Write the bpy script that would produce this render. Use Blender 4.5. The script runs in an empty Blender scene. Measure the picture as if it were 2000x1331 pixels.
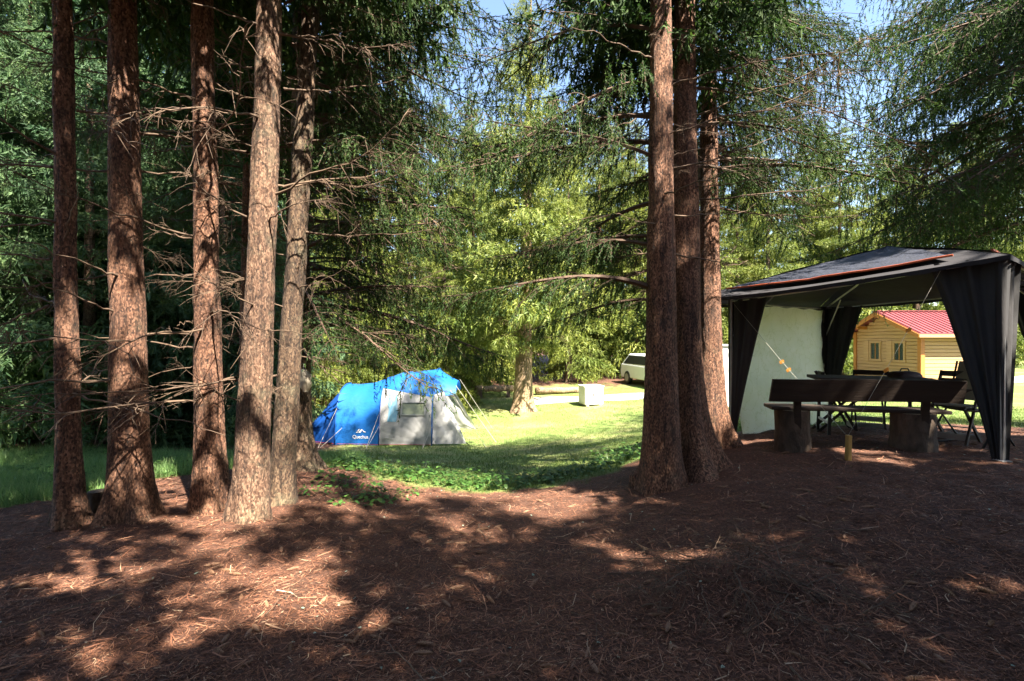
import bpy, math, random
import numpy as np
from mathutils import Vector, Matrix
R = math.radians
scn = bpy.context.scene
col = scn.collection
rng = np.random.default_rng(7)
random.seed(7)
# ---------------------------------------------------------------- camera, sky, sun, exposure
F, CZ = 950.0, 1.6
cam = bpy.data.cameras.new('Camera'); cam.sensor_width = 36; cam.lens = 36*F/2000
cam.clip_start = .05; cam.clip_end = 2000
co = bpy.data.objects.new('Camera', cam); col.objects.link(co)
co.location = (0, 0, CZ); co.rotation_euler = (R(90), 0, 0)
scn.camera = co
SUN_AZ, SUN_EL = R(142), R(53)
w = bpy.data.worlds.new('World'); scn.world = w; w.use_nodes = True
sk = w.node_tree.nodes.new('ShaderNodeTexSky'); sk.sky_type = 'NISHITA'; sk.sun_disc = False
sk.sun_elevation = SUN_EL; sk.sun_rotation = SUN_AZ
bg = w.node_tree.nodes['Background']; bg.inputs[1].default_value = .07
w.node_tree.links.new(sk.outputs[0], bg.inputs[0])
sl = bpy.data.lights.new('sun', 'SUN'); sl.energy = 5; sl.angle = R(.6); sl.color = (1, .91, .76)
so = bpy.data.objects.new('sun', sl); col.objects.link(so)
sd = Vector((math.sin(SUN_AZ)*math.cos(SUN_EL), math.cos(SUN_AZ)*math.cos(SUN_EL), math.sin(SUN_EL)))
so.rotation_euler = sd.to_track_quat('Z', 'Y').to_euler(); so.location = (8, -10, 20)
scn.view_settings.view_transform = 'Standard'; scn.view_settings.look = 'None'
scn.view_settings.exposure = 2.75; scn.view_settings.gamma = 1

def at(px, py, d): return np.array([(px-1000)/F*d, d, CZ+(665.5-py)/F*d])
# ---------------------------------------------------------------- helpers
def tag(o, label=None, cat=None, group=None, kind=None):
    for k, v in (('label', label), ('category', cat), ('group', group), ('kind', kind)):
        if v: o[k] = v
    return o
def empty(name, loc=(0, 0, 0), rz=0):
    o = bpy.data.objects.new(name, None); col.objects.link(o); o.location = loc; o.rotation_euler = (0, 0, rz)
    o.empty_display_size = .1
    return o
def mesh_np(name, V, Fa, mats, mi=None, smooth=True):
    """Fa: (n,3) or (n,4) int array, or a list of lists"""
    me = bpy.data.meshes.new(name)
    V = np.asarray(V, dtype=np.float32)
    if isinstance(Fa, list): me.from_pydata([tuple(map(float, v)) for v in V], [], Fa)
    else:
        n, k = Fa.shape
        me.vertices.add(len(V)); me.vertices.foreach_set('co', V.ravel())
        me.loops.add(n*k); me.loops.foreach_set('vertex_index', Fa.astype(np.int32).ravel())
        me.polygons.add(n); me.polygons.foreach_set('loop_start', np.arange(0, n*k, k, dtype=np.int32))
    for m in (mats if isinstance(mats, (list, tuple)) else [mats]): me.materials.append(m)
    npol = len(me.polygons)
    if mi is not None: me.polygons.foreach_set('material_index', np.asarray(mi, dtype=np.int32))
    me.polygons.foreach_set('use_smooth', np.full(npol, smooth, dtype=bool))
    me.update(calc_edges=True); me.validate()
    return me
def link(name, me, parent=None, loc=None, rot=None, scale=None):
    o = bpy.data.objects.new(name, me); col.objects.link(o)
    if parent: o.parent = parent
    if loc is not None: o.location = loc
    if rot is not None: o.rotation_euler = rot
    if scale is not None: o.scale = scale if hasattr(scale, '__len__') else (scale,)*3
    return o
class MB:
    """collects polygons, builds ONE mesh object"""
    def __init__(s): s.v = []; s.f = []
    def add(s, V, Fs):
        b = len(s.v); s.v += [tuple(map(float, p)) for p in V]; s.f += [[i+b for i in f] for f in Fs]; return s
    def box(s, c, size, M=None):
        x, y, z = [k/2 for k in size]
        P = [Vector((sx*x, sy*y, sz*z)) for sz in (-1, 1) for sy in (-1, 1) for sx in (-1, 1)]
        if M is not None: P = [M @ p for p in P]
        P = [p+Vector(c) for p in P]
        return s.add(P, [[0, 2, 3, 1], [4, 5, 7, 6], [0, 1, 5, 4], [2, 6, 7, 3], [0, 4, 6, 2], [1, 3, 7, 5]])
    def bar(s, a, b, w, h=None, up=(0, 0, 1)):
        a, b = Vector(a), Vector(b); h = h or w
        d = (b-a); L = d.length; d.normalize(); up = Vector(up)
        if abs(d.dot(up)) > .98: up = Vector((1, 0, 0))
        sx = d.cross(up).normalized(); uz = sx.cross(d)
        M = Matrix((sx, d, uz)).transposed()
        return s.box((a+b)/2, (w, L, h), M)
    def tube(s, P, r, n=8, cap=True):
        V, Fs = tube(P, r, n, cap); return s.add(V, Fs)
    def build(s, name, mat, parent=None, smooth=False, bevel=0, **k):
        o = link(name, mesh_np(name, s.v, s.f, mat, smooth=smooth), parent, **k)
        if bevel:
            m = o.modifiers.new('bevel', 'BEVEL'); m.width = bevel; m.segments = 2; m.limit_method = 'ANGLE'
        return o
def tube(P, r, n=6, cap=False):
    P = np.asarray(P, float); m = len(P); r = np.broadcast_to(np.asarray(r, float), (m,))
    T = np.gradient(P, axis=0); T /= np.linalg.norm(T, axis=1)[:, None]+1e-9
    ref = np.array([0, 0, 1.]) if abs(T[:, 2]).mean() < .8 else np.array([1., 0, 0])
    A = np.cross(T, ref); A /= np.linalg.norm(A, axis=1)[:, None]+1e-9; B = np.cross(T, A)
    th = np.arange(n)*2*math.pi/n
    V = (P[:, None]+r[:, None, None]*(np.cos(th)[None, :, None]*A[:, None]+np.sin(th)[None, :, None]*B[:, None])).reshape(-1, 3)
    Fs = [[i*n+j, i*n+(j+1) % n, (i+1)*n+(j+1) % n, (i+1)*n+j] for i in range(m-1) for j in range(n)]
    if cap: Fs += [list(range(n))[::-1], list(range((m-1)*n, m*n))]
    return V, Fs
def tri_tube(P, r, n=3):
    V, Fs = tube(P, r, n); q = np.array(Fs)
    return V, np.concatenate([q[:, [0, 1, 2]], q[:, [0, 2, 3]]])
def cat_tris(parts):
    Vs, Fs, Ms, b = [], [], [], 0
    for V, Fq, m in parts:
        Vs.append(V); Fs.append(Fq+b); Ms.append(np.full(len(Fq), m)); b += len(V)
    return np.concatenate(Vs), np.concatenate(Fs), np.concatenate(Ms)
def vnoise(x, y, seed=0):
    x = np.asarray(x, float); y = np.asarray(y, float)
    xi = np.floor(x).astype(np.int64); yi = np.floor(y).astype(np.int64); fx = x-xi; fy = y-yi
    fx = fx*fx*(3-2*fx); fy = fy*fy*(3-2*fy)
    def h(a, b):
        n = (a*374761393+b*668265263+seed*1274126177) & 0xffffffff
        n = ((n ^ (n >> 13))*1274126177) & 0xffffffff
        return ((n ^ (n >> 16)) & 0xffff)/65535.
    return (h(xi, yi)*(1-fx)+h(xi+1, yi)*fx)*(1-fy)+(h(xi, yi+1)*(1-fx)+h(xi+1, yi+1)*fx)*fy
# ---------------------------------------------------------------- materials
def new_mat(name):
    m = bpy.data.materials.new(name); m.use_nodes = True
    nt = m.node_tree; return m, nt, nt.nodes, nt.links, nt.nodes['Principled BSDF']
def ramp(N, stops):
    r = N.new('ShaderNodeValToRGB'); e = r.color_ramp.elements
    while len(e) < len(stops): e.new(.5)
    for k, (p, c) in enumerate(stops): e[k].position = p; e[k].color = (*c, 1)
    return r
def noise(N, L, scale, detail=6, coord='Object', stretch=None, rough=.6):
    tc = N.new('ShaderNodeTexCoord'); n = N.new('ShaderNodeTexNoise')
    n.inputs['Scale'].default_value = scale; n.inputs['Detail'].default_value = detail; n.inputs['Roughness'].default_value = rough
    src = tc.outputs[coord]
    if stretch:
        mp = N.new('ShaderNodeMapping'); mp.inputs['Scale'].default_value = stretch; L.new(src, mp.inputs[0]); src = mp.outputs[0]
    L.new(src, n.inputs['Vector']); return n
def plain(name, c1, c2=None, scale=6, rough=.7, bump=0, bscale=40, stretch=None, metal=0, translucent=0):
    m, nt, N, L, P = new_mat(name)
    c2 = c2 or tuple(k*.75 for k in c1)
    n = noise(N, L, scale, stretch=stretch); r = ramp(N, [(.3, c2), (.7, c1)])
    L.new(n.outputs[0], r.inputs[0]); L.new(r.outputs[0], P.inputs['Base Color'])
    P.inputs['Roughness'].default_value = rough; P.inputs['Metallic'].default_value = metal
    if bump:
        b = N.new('ShaderNodeBump'); b.inputs['Strength'].default_value = bump; b.inputs['Distance'].default_value = .02
        n2 = noise(N, L, bscale, stretch=stretch); L.new(n2.outputs[0], b.inputs['Height']); L.new(b.outputs[0], P.inputs['Normal'])
    if translucent:
        t = N.new('ShaderNodeBsdfTranslucent'); L.new(r.outputs[0], t.inputs[0])
        mx = N.new('ShaderNodeMixShader'); mx.inputs[0].default_value = translucent
        L.new(P.outputs[0], mx.inputs[1]); L.new(t.outputs[0], mx.inputs[2]); L.new(mx.outputs[0], N['Material Output'].inputs[0])
    return m
def island(name, stops, rough=.6, translucent=0, big=None):
    """colour differs from piece to piece (needles, blades, litter)"""
    m, nt, N, L, P = new_mat(name)
    g = N.new('ShaderNodeNewGeometry'); r = ramp(N, stops); L.new(g.outputs['Random Per Island'], r.inputs[0])
    out = r.outputs[0]
    if big:
        n = noise(N, L, big[0], 3); r2 = ramp(N, [(.35, big[1]), (.65, big[2])]); L.new(n.outputs[0], r2.inputs[0])
        mm = N.new('ShaderNodeMix'); mm.data_type = 'RGBA'; mm.blend_type = 'MULTIPLY'; mm.inputs[0].default_value = 1
        L.new(out, mm.inputs[6]); L.new(r2.outputs[0], mm.inputs[7]); out = mm.outputs[2]
    L.new(out, P.inputs['Base Color']); P.inputs['Roughness'].default_value = rough
    if translucent:
        t = N.new('ShaderNodeBsdfTranslucent'); L.new(out, t.inputs[0])
        mx = N.new('ShaderNodeMixShader'); mx.inputs[0].default_value = translucent
        L.new(P.outputs[0], mx.inputs[1]); L.new(t.outputs[0], mx.inputs[2]); L.new(mx.outputs[0], N['Material Output'].inputs[0])
    return m
def bark_mat(name, dark, mid, light, lichen=.5):
    m, nt, N, L, P = new_mat(name)
    tc = N.new('ShaderNodeTexCoord'); mp = N.new('ShaderNodeMapping'); mp.inputs['Scale'].default_value = (1, 1, .55)
    L.new(tc.outputs['Object'], mp.inputs[0])
    vo = N.new('ShaderNodeTexVoronoi'); vo.inputs['Scale'].default_value = 85; L.new(mp.outputs[0], vo.inputs['Vector'])
    n1 = noise(N, L, 60, 9, stretch=(1, 1, .5), rough=.75); n2 = noise(N, L, 3.5, 5)
    r = ramp(N, [(.33, dark), (.52, mid), (.72, light)])
    ad = N.new('ShaderNodeMath'); ad.operation = 'MULTIPLY_ADD'; ad.inputs[1].default_value = .45; L.new(vo.outputs['Color'], ad.inputs[0])
    h = N.new('ShaderNodeMath'); h.operation = 'MULTIPLY'; h.inputs[1].default_value = .62; L.new(n1.outputs[0], h.inputs[0]); L.new(h.outputs[0], ad.inputs[2])
    L.new(ad.outputs[0], r.inputs[0])
    lr = ramp(N, [(.60-.12*lichen, (0, 0, 0)), (.74, (1, 1, 1))]); n3 = noise(N, L, 5, 9, rough=.75); L.new(n3.outputs[0], lr.inputs[0])
    lm = N.new('ShaderNodeMath'); lm.operation = 'MULTIPLY'; lm.inputs[1].default_value = .6*lichen; L.new(lr.outputs[0], lm.inputs[0])
    mx = N.new('ShaderNodeMix'); mx.data_type = 'RGBA'; L.new(lm.outputs[0], mx.inputs[0]); L.new(r.outputs[0], mx.inputs[6]); mx.inputs[7].default_value = (.22, .23, .15, 1)
    n4 = noise(N, L, 1.3, 4, stretch=(1, 1, .6)); r4 = ramp(N, [(.3, (.5, .48, .5)), (.7, (1.3, 1.25, 1.2))]); L.new(n4.outputs[0], r4.inputs[0])
    m4 = N.new('ShaderNodeMix'); m4.data_type = 'RGBA'; m4.blend_type = 'MULTIPLY'; m4.inputs[0].default_value = 1; L.new(mx.outputs[2], m4.inputs[6]); L.new(r4.outputs[0], m4.inputs[7])
    L.new(m4.outputs[2], P.inputs['Base Color']); P.inputs['Roughness'].default_value = .85
    n5 = noise(N, L, 26, 7, stretch=(1, 1, .16), rough=.7); r5 = ramp(N, [(.40, (.22, .2, .2)), (.52, (1, 1, 1))]); L.new(n5.outputs[0], r5.inputs[0])
    m5 = N.new('ShaderNodeMix'); m5.data_type = 'RGBA'; m5.blend_type = 'MULTIPLY'; m5.inputs[0].default_value = .8; L.new(m4.outputs[2], m5.inputs[6]); L.new(r5.outputs[0], m5.inputs[7]); L.new(m5.outputs[2], P.inputs['Base Color'])
    hh = N.new('ShaderNodeMath'); hh.operation = 'MULTIPLY_ADD'; hh.inputs[1].default_value = 1.2; L.new(n5.outputs[0], hh.inputs[0]); L.new(ad.outputs[0], hh.inputs[2])
    b = N.new('ShaderNodeBump'); b.inputs['Strength'].default_value = 1.0; b.inputs['Distance'].default_value = .022
    L.new(hh.outputs[0], b.inputs['Height']); L.new(b.outputs[0], P.inputs['Normal'])
    return m
M = {}
M['bark'] = bark_mat('spruce_bark', (.034, .015, .009), (.155, .070, .039), (.35, .19, .12))
M['bark_lichen'] = bark_mat('lichened_bark', (.034, .018, .012), (.15, .080, .049), (.32, .205, .138), .85)
M['bark_grey'] = bark_mat('grey_bark', (.025, .015, .010), (.10, .058, .035), (.22, .15, .095), .9)
M['bark_pale'] = bark_mat('pale_bark', (.14, .085, .045), (.33, .23, .13), (.48, .37, .24), .3)
M['dead'] = plain('dead_wood', (.15, .098, .062), (.05, .031, .022), 9, .85)
M['wood_twig'] = plain('twig_wood', (.10, .06, .04), (.05, .03, .02), 9, .85)
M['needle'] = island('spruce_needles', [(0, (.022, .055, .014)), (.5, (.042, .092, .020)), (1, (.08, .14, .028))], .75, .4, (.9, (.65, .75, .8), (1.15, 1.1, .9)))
M['needle_shaded'] = island('shaded_blue_green_needles', [(0, (.034, .080, .030)), (.5, (.062, .125, .048)), (1, (.11, .18, .065))], .7, .4, (.7, (.6, .75, .85), (1.2, 1.1, .95)))  # darker blue-green needles, shade of the left wood put into the colour
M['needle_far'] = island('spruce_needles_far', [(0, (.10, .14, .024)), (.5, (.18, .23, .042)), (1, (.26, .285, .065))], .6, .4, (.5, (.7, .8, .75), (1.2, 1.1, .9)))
M['grass'] = island('grass_blades', [(0, (.07, .13, .022)), (.6, (.12, .19, .035)), (1, (.21, .23, .07))], .6, .4)
M['grass_long'] = island('long_grass_blades', [(0, (.10, .20, .06)), (.6, (.18, .32, .10)), (1, (.28, .38, .15))], .6, .4)
M['leaf'] = island('leafy_green', [(0, (.04, .10, .02)), (.6, (.07, .16, .03)), (1, (.12, .21, .05))], .45, .35)
M['litter'] = island('needle_litter', [(0, (.045, .017, .009)), (.4, (.13, .05, .026)), (.8, (.23, .095, .05)), (.95, (.33, .17, .10)), (1, (.40, .29, .19))], .8)
M['cone'] = plain('cone_scales', (.27, .15, .085), (.12, .06, .035), 60, .65)
# ---------------------------------------------------------------- terrain
CP = np.array([(0,0,0),(0,2.3,0),(-3,3,0),(-4,4.3,0),(-2.4,4.4,0),(-2.3,4.9,-.03),(-2.9,6.8,-.17),(0,5,-.2),(.2,3.5,-.09),(2.3,3.9,.2),(-1.2,4.6,-.12),(1.6,5.3,0),(-.3,6.6,-.42),
 (1.2,6.8,-.24),(2.07,5.7,.07),(2.67,6.6,.16),(3.3,7.1,.22),(4.9,4.7,.40),(5.8,8.7,.16),(7.3,6.3,.3),(3.5,3,.3),(5,3.4,.40),(2,2.5,.07),
 (-3.2,12.7,-1.12),(-1,12.5,-1.12),(-5.5,12.7,-1.12),(-2,9,-.68),(0,9,-.68),(1.6,9.2,-.5),(.37,17.6,-.9),(3,14,-.85),(3,18.5,-.72),(6,14,-.5),
 (14.3,17,-.37),(10,14,-.4),(10,20,-.4),(19,20,-.25),(-6,6.2,-.2),(-8,10,-.6),(-12,14,-.6),(0,25,-.6),(-15,30,-.2),(15,35,.2),(0,60,1),(-40,40,1),(40,40,1.5),
 (0,-10,.2),(-10,-5,.2),(10,-5,.5),(30,0,.8),(-30,0,.3),(0,-40,.5),(90,90,4),(-90,90,4),(90,-60,2),(-90,-60,2),(0,150,6)], float)
CS = .6
def _phi(a, b): return np.sqrt(((a[:, None, :2]-b[None, :, :2])**2).sum(2)+CS**2)
_Aw = np.block([[_phi(CP, CP), np.ones((len(CP), 1))], [np.ones((1, len(CP))), np.zeros((1, 1))]])
_W = np.linalg.solve(_Aw, np.append(CP[:, 2], 0))
def tz(x, y):
    x = np.atleast_1d(np.asarray(x, float)); y = np.atleast_1d(np.asarray(y, float))
    z = np.empty(x.shape)
    fx, fy, fz = x.ravel(), y.ravel(), z.ravel()
    out = np.empty(len(fx))
    for a in range(0, len(fx), 20000):
        q = np.stack([fx[a:a+20000], fy[a:a+20000]], 1)
        out[a:a+20000] = _phi(q, CP) @ _W[:-1] + _W[-1]
    z = out.reshape(x.shape)
    fl = 1-mask(x, y)
    z = z+fl*(.045*(vnoise(x*1.7, y*1.7, 1)-.5)+.035*(vnoise(x*5, y*5, 2)-.5)+.018*(vnoise(x*14, y*14, 3)-.5))
    z = z+.13*np.exp(-(((x-1.35)/.55)**2+((y-3.05)/.33)**2))
    z = z+(1-fl)*.03*(vnoise(x*1.1, y*1.1, 5)-.5)
    return z
YB = np.array([(-40,4.2),(-8,4.4),(-5,4.9),(-4.4,5.9),(-3.4,7.2),(-2.4,7.1),(-1.5,6.6),(-.3,6.25),(.9,6.5),(1.7,7.0),(3.2,7.5),(5,7.9),(8,8.2),(40,9)])
def mask(x, y):
    """1 on the meadow, 0 on the forest floor"""
    wob = .5*(vnoise(x*1.3, y*1.3, 11)-.5)+.3*(vnoise(x*5, y*5, 12)-.5)
    m = np.clip((y-np.interp(x, YB[:, 0], YB[:, 1])+wob)/.25+.5, 0, 1)
    far = np.clip((9.6+.5*wob*3-y)/.5, 0, 1)
    left = np.clip((-4.3+.12*(y-9)*0-x)/.6+.5, 0, 1)
    far2 = np.clip((24+4*wob-y)/1.5, 0, 1)
    return m*(1-left*(1-far))*np.where(x < 12, far2, 1)
def z1(x, y): return float(tz(x, y)[0])
def axis(segs):
    out = []
    for a, b, st in segs: out += list(np.arange(a, b, st))
    return np.array(out+[segs[-1][1]])
gx = axis([(-110,-30,10),(-30,-12,1.5),(-12,-6,.3),(-6,6.2,.055),(6.2,12,.3),(12,30,1.5),(30,110,10)])
gy = axis([(-70,-10,10),(-10,1.4,.6),(1.4,7.6,.05),(7.6,12,.15),(12,26,.35),(26,60,3),(60,180,15)])
X, Y = np.meshgrid(gx, gy); Z = tz(X, Y)
nx, ny = len(gx), len(gy); idx = np.arange(nx*ny).reshape(ny, nx)
q = np.stack([idx[:-1, :-1], idx[:-1, 1:], idx[1:, 1:], idx[1:, :-1]], -1).reshape(-1, 4)
m, nt, N, L, P = new_mat('ground_soil_and_grass')
a_ = N.new('ShaderNodeAttribute'); a_.attribute_name = 'meadow'
n1 = noise(N, L, 3.2, 8, rough=.7); n2 = noise(N, L, 48, 8, rough=.75); n3 = noise(N, L, .9, 6)
rb = ramp(N, [(.28, (.020, .009, .005)), (.5, (.078, .033, .018)), (.70, (.21, .10, .058))]); L.new(n2.outputs[0], rb.inputs[0])
rv = ramp(N, [(.3, (.55, .5, .5)), (.7, (1.2, 1.1, 1.05))]); L.new(n1.outputs[0], rv.inputs[0])
mu = N.new('ShaderNodeMix'); mu.data_type = 'RGBA'; mu.blend_type = 'MULTIPLY'; mu.inputs[0].default_value = 1
L.new(rb.outputs[0], mu.inputs[6]); L.new(rv.outputs[0], mu.inputs[7])
rg = ramp(N, [(.3, (.06, .11, .02)), (.52, (.12, .175, .035)), (.68, (.21, .22, .075))]); L.new(n2.outputs[0], rg.inputs[0])
rs = ramp(N, [(.48, (0, 0, 0)), (.72, (1, 1, 1))]); L.new(n3.outputs[0], rs.inputs[0])
ms = N.new('ShaderNodeMix'); ms.data_type = 'RGBA'; L.new(rs.outputs[0], ms.inputs[0]); L.new(rg.outputs[0], ms.inputs[6]); ms.inputs[7].default_value = (.26, .23, .10, 1)
mg = N.new('ShaderNodeMix'); mg.data_type = 'RGBA'; L.new(a_.outputs['Fac'], mg.inputs[0]); L.new(mu.outputs[2], mg.inputs[6]); L.new(ms.outputs[2], mg.inputs[7])
L.new(mg.outputs[2], P.inputs['Base Color']); P.inputs['Roughness'].default_value = .9
bu = N.new('ShaderNodeBump'); bu.inputs['Strength'].default_value = .8; bu.inputs['Distance'].default_value = .02; L.new(n2.outputs[0], bu.inputs['Height']); L.new(bu.outputs[0], P.inputs['Normal'])
me = mesh_np('ground', np.stack([X.ravel(), Y.ravel(), Z.ravel()], 1), q, m)
at_ = me.attributes.new('meadow', 'FLOAT', 'POINT'); at_.data.foreach_set('value', mask(X, Y).ravel().astype(np.float32))
tag(link('ground', me), kind='structure')
# gravel track behind the lawn
tx = np.arange(.2, 40, .4); rows = np.linspace(0, 1, 6)
ctr = np.interp(tx, [0, 4, 9, 19, 40], [19.3, 19.2, 19.6, 20.4, 23]); wid = .75+.12*np.sin(tx*1.7)
TX = np.repeat(tx[None], 6, 0); TY = ctr[None]+(rows[:, None]-.5)*2*wid[None]
V = np.stack([TX, TY, tz(TX, TY)+.012], -1).reshape(-1, 3); ii = np.arange(V.shape[0]).reshape(6, -1)
q = np.stack([ii[:-1, :-1], ii[:-1, 1:], ii[1:, 1:], ii[1:, :-1]], -1).reshape(-1, 4)
tag(link('gravel_track', mesh_np('gravel_track', V, q, plain('gravel', (.46, .43, .38), (.27, .25, .22), 60, .9, .5, 90))), kind='structure')
# ---------------------------------------------------------------- spruce pieces
def norm(a): return a/(np.linalg.norm(a, axis=-1, keepdims=True)+1e-9)
def slivers(P0, D, l, per, nl, nw, rg, spread=.75):
    """needle tufts along hanging twigs: P0 (n,3), D (n,3), l (n)"""
    n = len(P0); t = rg.random((n, per))
    B = P0[:, None]+D[:, None]*(t*l[:, None])[..., None]
    d = norm(D[:, None]*.75+rg.normal(0, spread*.6, (n, per, 3)))
    ln = nl*rg.uniform(.6, 1.3, (n, per, 1))
    s = norm(np.cross(d, rg.normal(0, 1, (n, per, 3))))*nw*.5
    V = np.stack([B-s, B+s, B+d*ln], 2).reshape(-1, 3)
    return V, np.arange(len(V)).reshape(-1, 3)
def bough(L, seed, nsub=24, tw=.075, per=24, nl=.042, nw=.011, hang=(.15, .52), wood=True, droop=.32, lift=.12):
    rg = np.random.default_rng(seed)
    s = np.linspace(0, 1, 14)
    wob = rg.normal(0, .03, 2)
    def axis_pt(s):
        return np.stack([L*s*(.97), L*(wob[0]*np.sin(3*s)+wob[1]*s*s), L*(lift*s-droop*s**2*1.6+.28*droop*s**4*2)], -1)
    parts = []
    if wood:
        V, Fq = tri_tube(axis_pt(s), np.interp(s, [0, 1], [.012*L, .003]), 4); parts.append((V, Fq, 1))
    P0s, Ds, ls = [], [], []
    for k in range(nsub):
        u = .12+.88*(k+rg.random()*.8)/nsub; side = 1 if k % 2 else -1
        sl_ = L*rg.uniform(.16, .34)*(1.15-u*.75)+.06
        b0 = axis_pt(np.array([u]))[0]; ang = rg.uniform(.7, 1.15)*side
        d0 = np.array([math.cos(ang), math.sin(ang), rg.uniform(-.25, .05)])
        tt = np.linspace(0, 1, 6)[:, None]
        sub = b0+d0*sl_*tt+np.array([0, 0, -.30*sl_])*tt**2
        if wood:
            V, Fq = tri_tube(sub, np.linspace(.005, .002, 6), 3); parts.append((V, Fq, 1))
        n = max(3, int(sl_/tw)); tq = np.sort(rg.random(n))
        pts = b0+d0*sl_*tq[:, None]+np.array([0, 0, -.30*sl_])*tq[:, None]**2
        D = norm(np.array([0, 0, -1.])+d0*rg.uniform(.05, .6, (n, 1))+rg.normal(0, .22, (n, 3)))
        P0s.append(pts); Ds.append(D); ls.append(rg.uniform(*hang, n)*(1-.35*tq))
        P0s.append(b0[None]); Ds.append(norm(d0)[None]-np.array([[0, 0, .15]])); ls.append(np.array([sl_]))
    P0 = np.concatenate(P0s); D = np.concatenate(Ds); l = np.concatenate(ls)
    V, Fq = slivers(P0, D, l, per, nl, nw, rg); parts.append((V, Fq, 0))
    # the twig itself
    sd_ = norm(np.cross(D, rg.normal(0, 1, D.shape)))*.0035*(nw/.011)
    Vt = np.stack([P0-sd_, P0+sd_, P0+D*l[:, None]], 1).reshape(-1, 3); parts.append((Vt, np.arange(len(Vt)).reshape(-1, 3), 1 if wood else 0))
    return cat_tris(parts)
BOUGH = []
for k in range(7):
    V, Fq, mi = bough(2.4, 100+k, droop=[.30, .42, .22, .36, .48, .27, .4][k], lift=[.15, .1, .2, .12, .05, .1, .2][k])
    BOUGH.append(mesh_np('spruce_bough', V, Fq, [M['needle'], M['wood_twig']], mi, smooth=False))
def dead_mesh(seed, twigs):
    rg = np.random.default_rng(seed); s = np.linspace(0, 1, 14)
    kz = rg.uniform(-.28, .12); ky = rg.uniform(-.15, .15); jit = np.cumsum(rg.normal(0, .010, (14, 3)), 0); jit[0] = 0
    ax = np.stack([s, ky*s*s, kz*s*s+rg.uniform(0, .22)*s**4], -1)+jit
    parts = [(*tri_tube(ax, np.interp(s, [0, .1, 1], [.0105, .007, .0018]), 6), 0)]
    for k in range(twigs):
        u = rg.uniform(.15, .97); b = np.array([np.interp(u, s, ax[:, c]) for c in range(3)])
        an = rg.uniform(.4, 1.3)*rg.choice([-1, 1]); L_ = rg.uniform(.10, .42)*(1.1-u*.6)
        d = np.array([math.cos(an), math.sin(an), rg.uniform(-.7, .35)]); t = np.linspace(0, 1, 6)[:, None]
        p = b+d*L_*t+np.array([0, 0, rg.uniform(-.35, .1)*L_])*t*t+np.cumsum(rg.normal(0, .006, (6, 3)), 0)*(t > 0)
        parts.append((*tri_tube(p, np.linspace(.0032, .0011, 6), 3), 0))
        for j in range(rg.integers(1, 5)):
            v = rg.integers(1, 5); d2 = norm(d+rg.normal(0, .6, 3)); l2 = rg.uniform(.05, .16)
            p2 = p[v]+d2*l2*np.linspace(0, 1, 3)[:, None]+np.array([0, 0, -.04])*np.linspace(0, 1, 3)[:, None]**2
            parts.append((*tri_tube(p2, np.linspace(.0024, .001, 3), 3), 0))
    V, Fq, mi = cat_tris(parts)
    return mesh_np('dead_branch', V, Fq, M['dead'], mi)
DEAD = [dead_mesh(300+k, [3, 9, 14, 20, 6, 24, 12, 0][k]) for k in range(8)]
def crown_mesh(seed, H, base, Rm, dens=1.0, gap=.32, mat='needle_far', nl=.13, nw=.034):
    rg = np.random.default_rng(seed); parts = []
    protos = [bough(1, seed*10+k, nsub=13, tw=.055, per=5, nl=nl/1.6, nw=nw/1.6, hang=(.07, .2), wood=False, droop=[.25, .4, .15, .32][k], lift=[.2, .1, .25, .15][k]) for k in range(4)]
    h = base
    while h < H-.15:
        f = (h-base)/(H-base); R_ = Rm*((1-f)**.8)*(.55+.45*min(1, (f+.05)*6))
        for j in range(max(3, int(5*dens+rg.random()))):
            V, Fq, mi = protos[rg.integers(4)]; az = rg.random()*2*math.pi; L_ = R_*rg.uniform(.6, 1.2)+.15
            tilt = -.15+.75*f+rg.normal(0, .1); c, s = math.cos(tilt), math.sin(tilt)
            W = V*L_*np.array([1, 1.0+.25*f, 1.0]); W = np.stack([W[:, 0]*c-W[:, 2]*s, W[:, 1], W[:, 0]*s+W[:, 2]*c], -1)
            ca, sa = math.cos(az), math.sin(az)
            W = np.stack([W[:, 0]*ca-W[:, 1]*sa, W[:, 0]*sa+W[:, 1]*ca, W[:, 2]+h+rg.normal(0, .08)], -1)
            parts.append((W, Fq, 0))
        h += gap*rg.uniform(.7, 1.3)*(1-.35*f)
    V, Fq, mi = cat_tris(parts)
    return mesh_np('spruce_crown', V, Fq, M[mat], mi, smooth=False)
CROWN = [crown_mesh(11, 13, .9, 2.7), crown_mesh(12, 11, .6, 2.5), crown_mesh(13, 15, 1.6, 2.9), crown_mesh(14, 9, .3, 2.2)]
CROWN_SHADED = []  # same crowns for the left wood, shade painted in by darker needles
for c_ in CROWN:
    d_ = c_.copy(); d_.materials[0] = M['needle_shaded']; CROWN_SHADED.append(d_)
CH = [13, 11, 15, 9]
SHADE = crown_mesh(25, 15, 5.2, 2.2, .8, .8, 'needle', .22, .085)
HIGH = [crown_mesh(21, 15, 5.4, 2.3, .9, .42, 'needle'), crown_mesh(22, 12, 5.2, 1.9, .8, .42, 'needle')]
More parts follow.
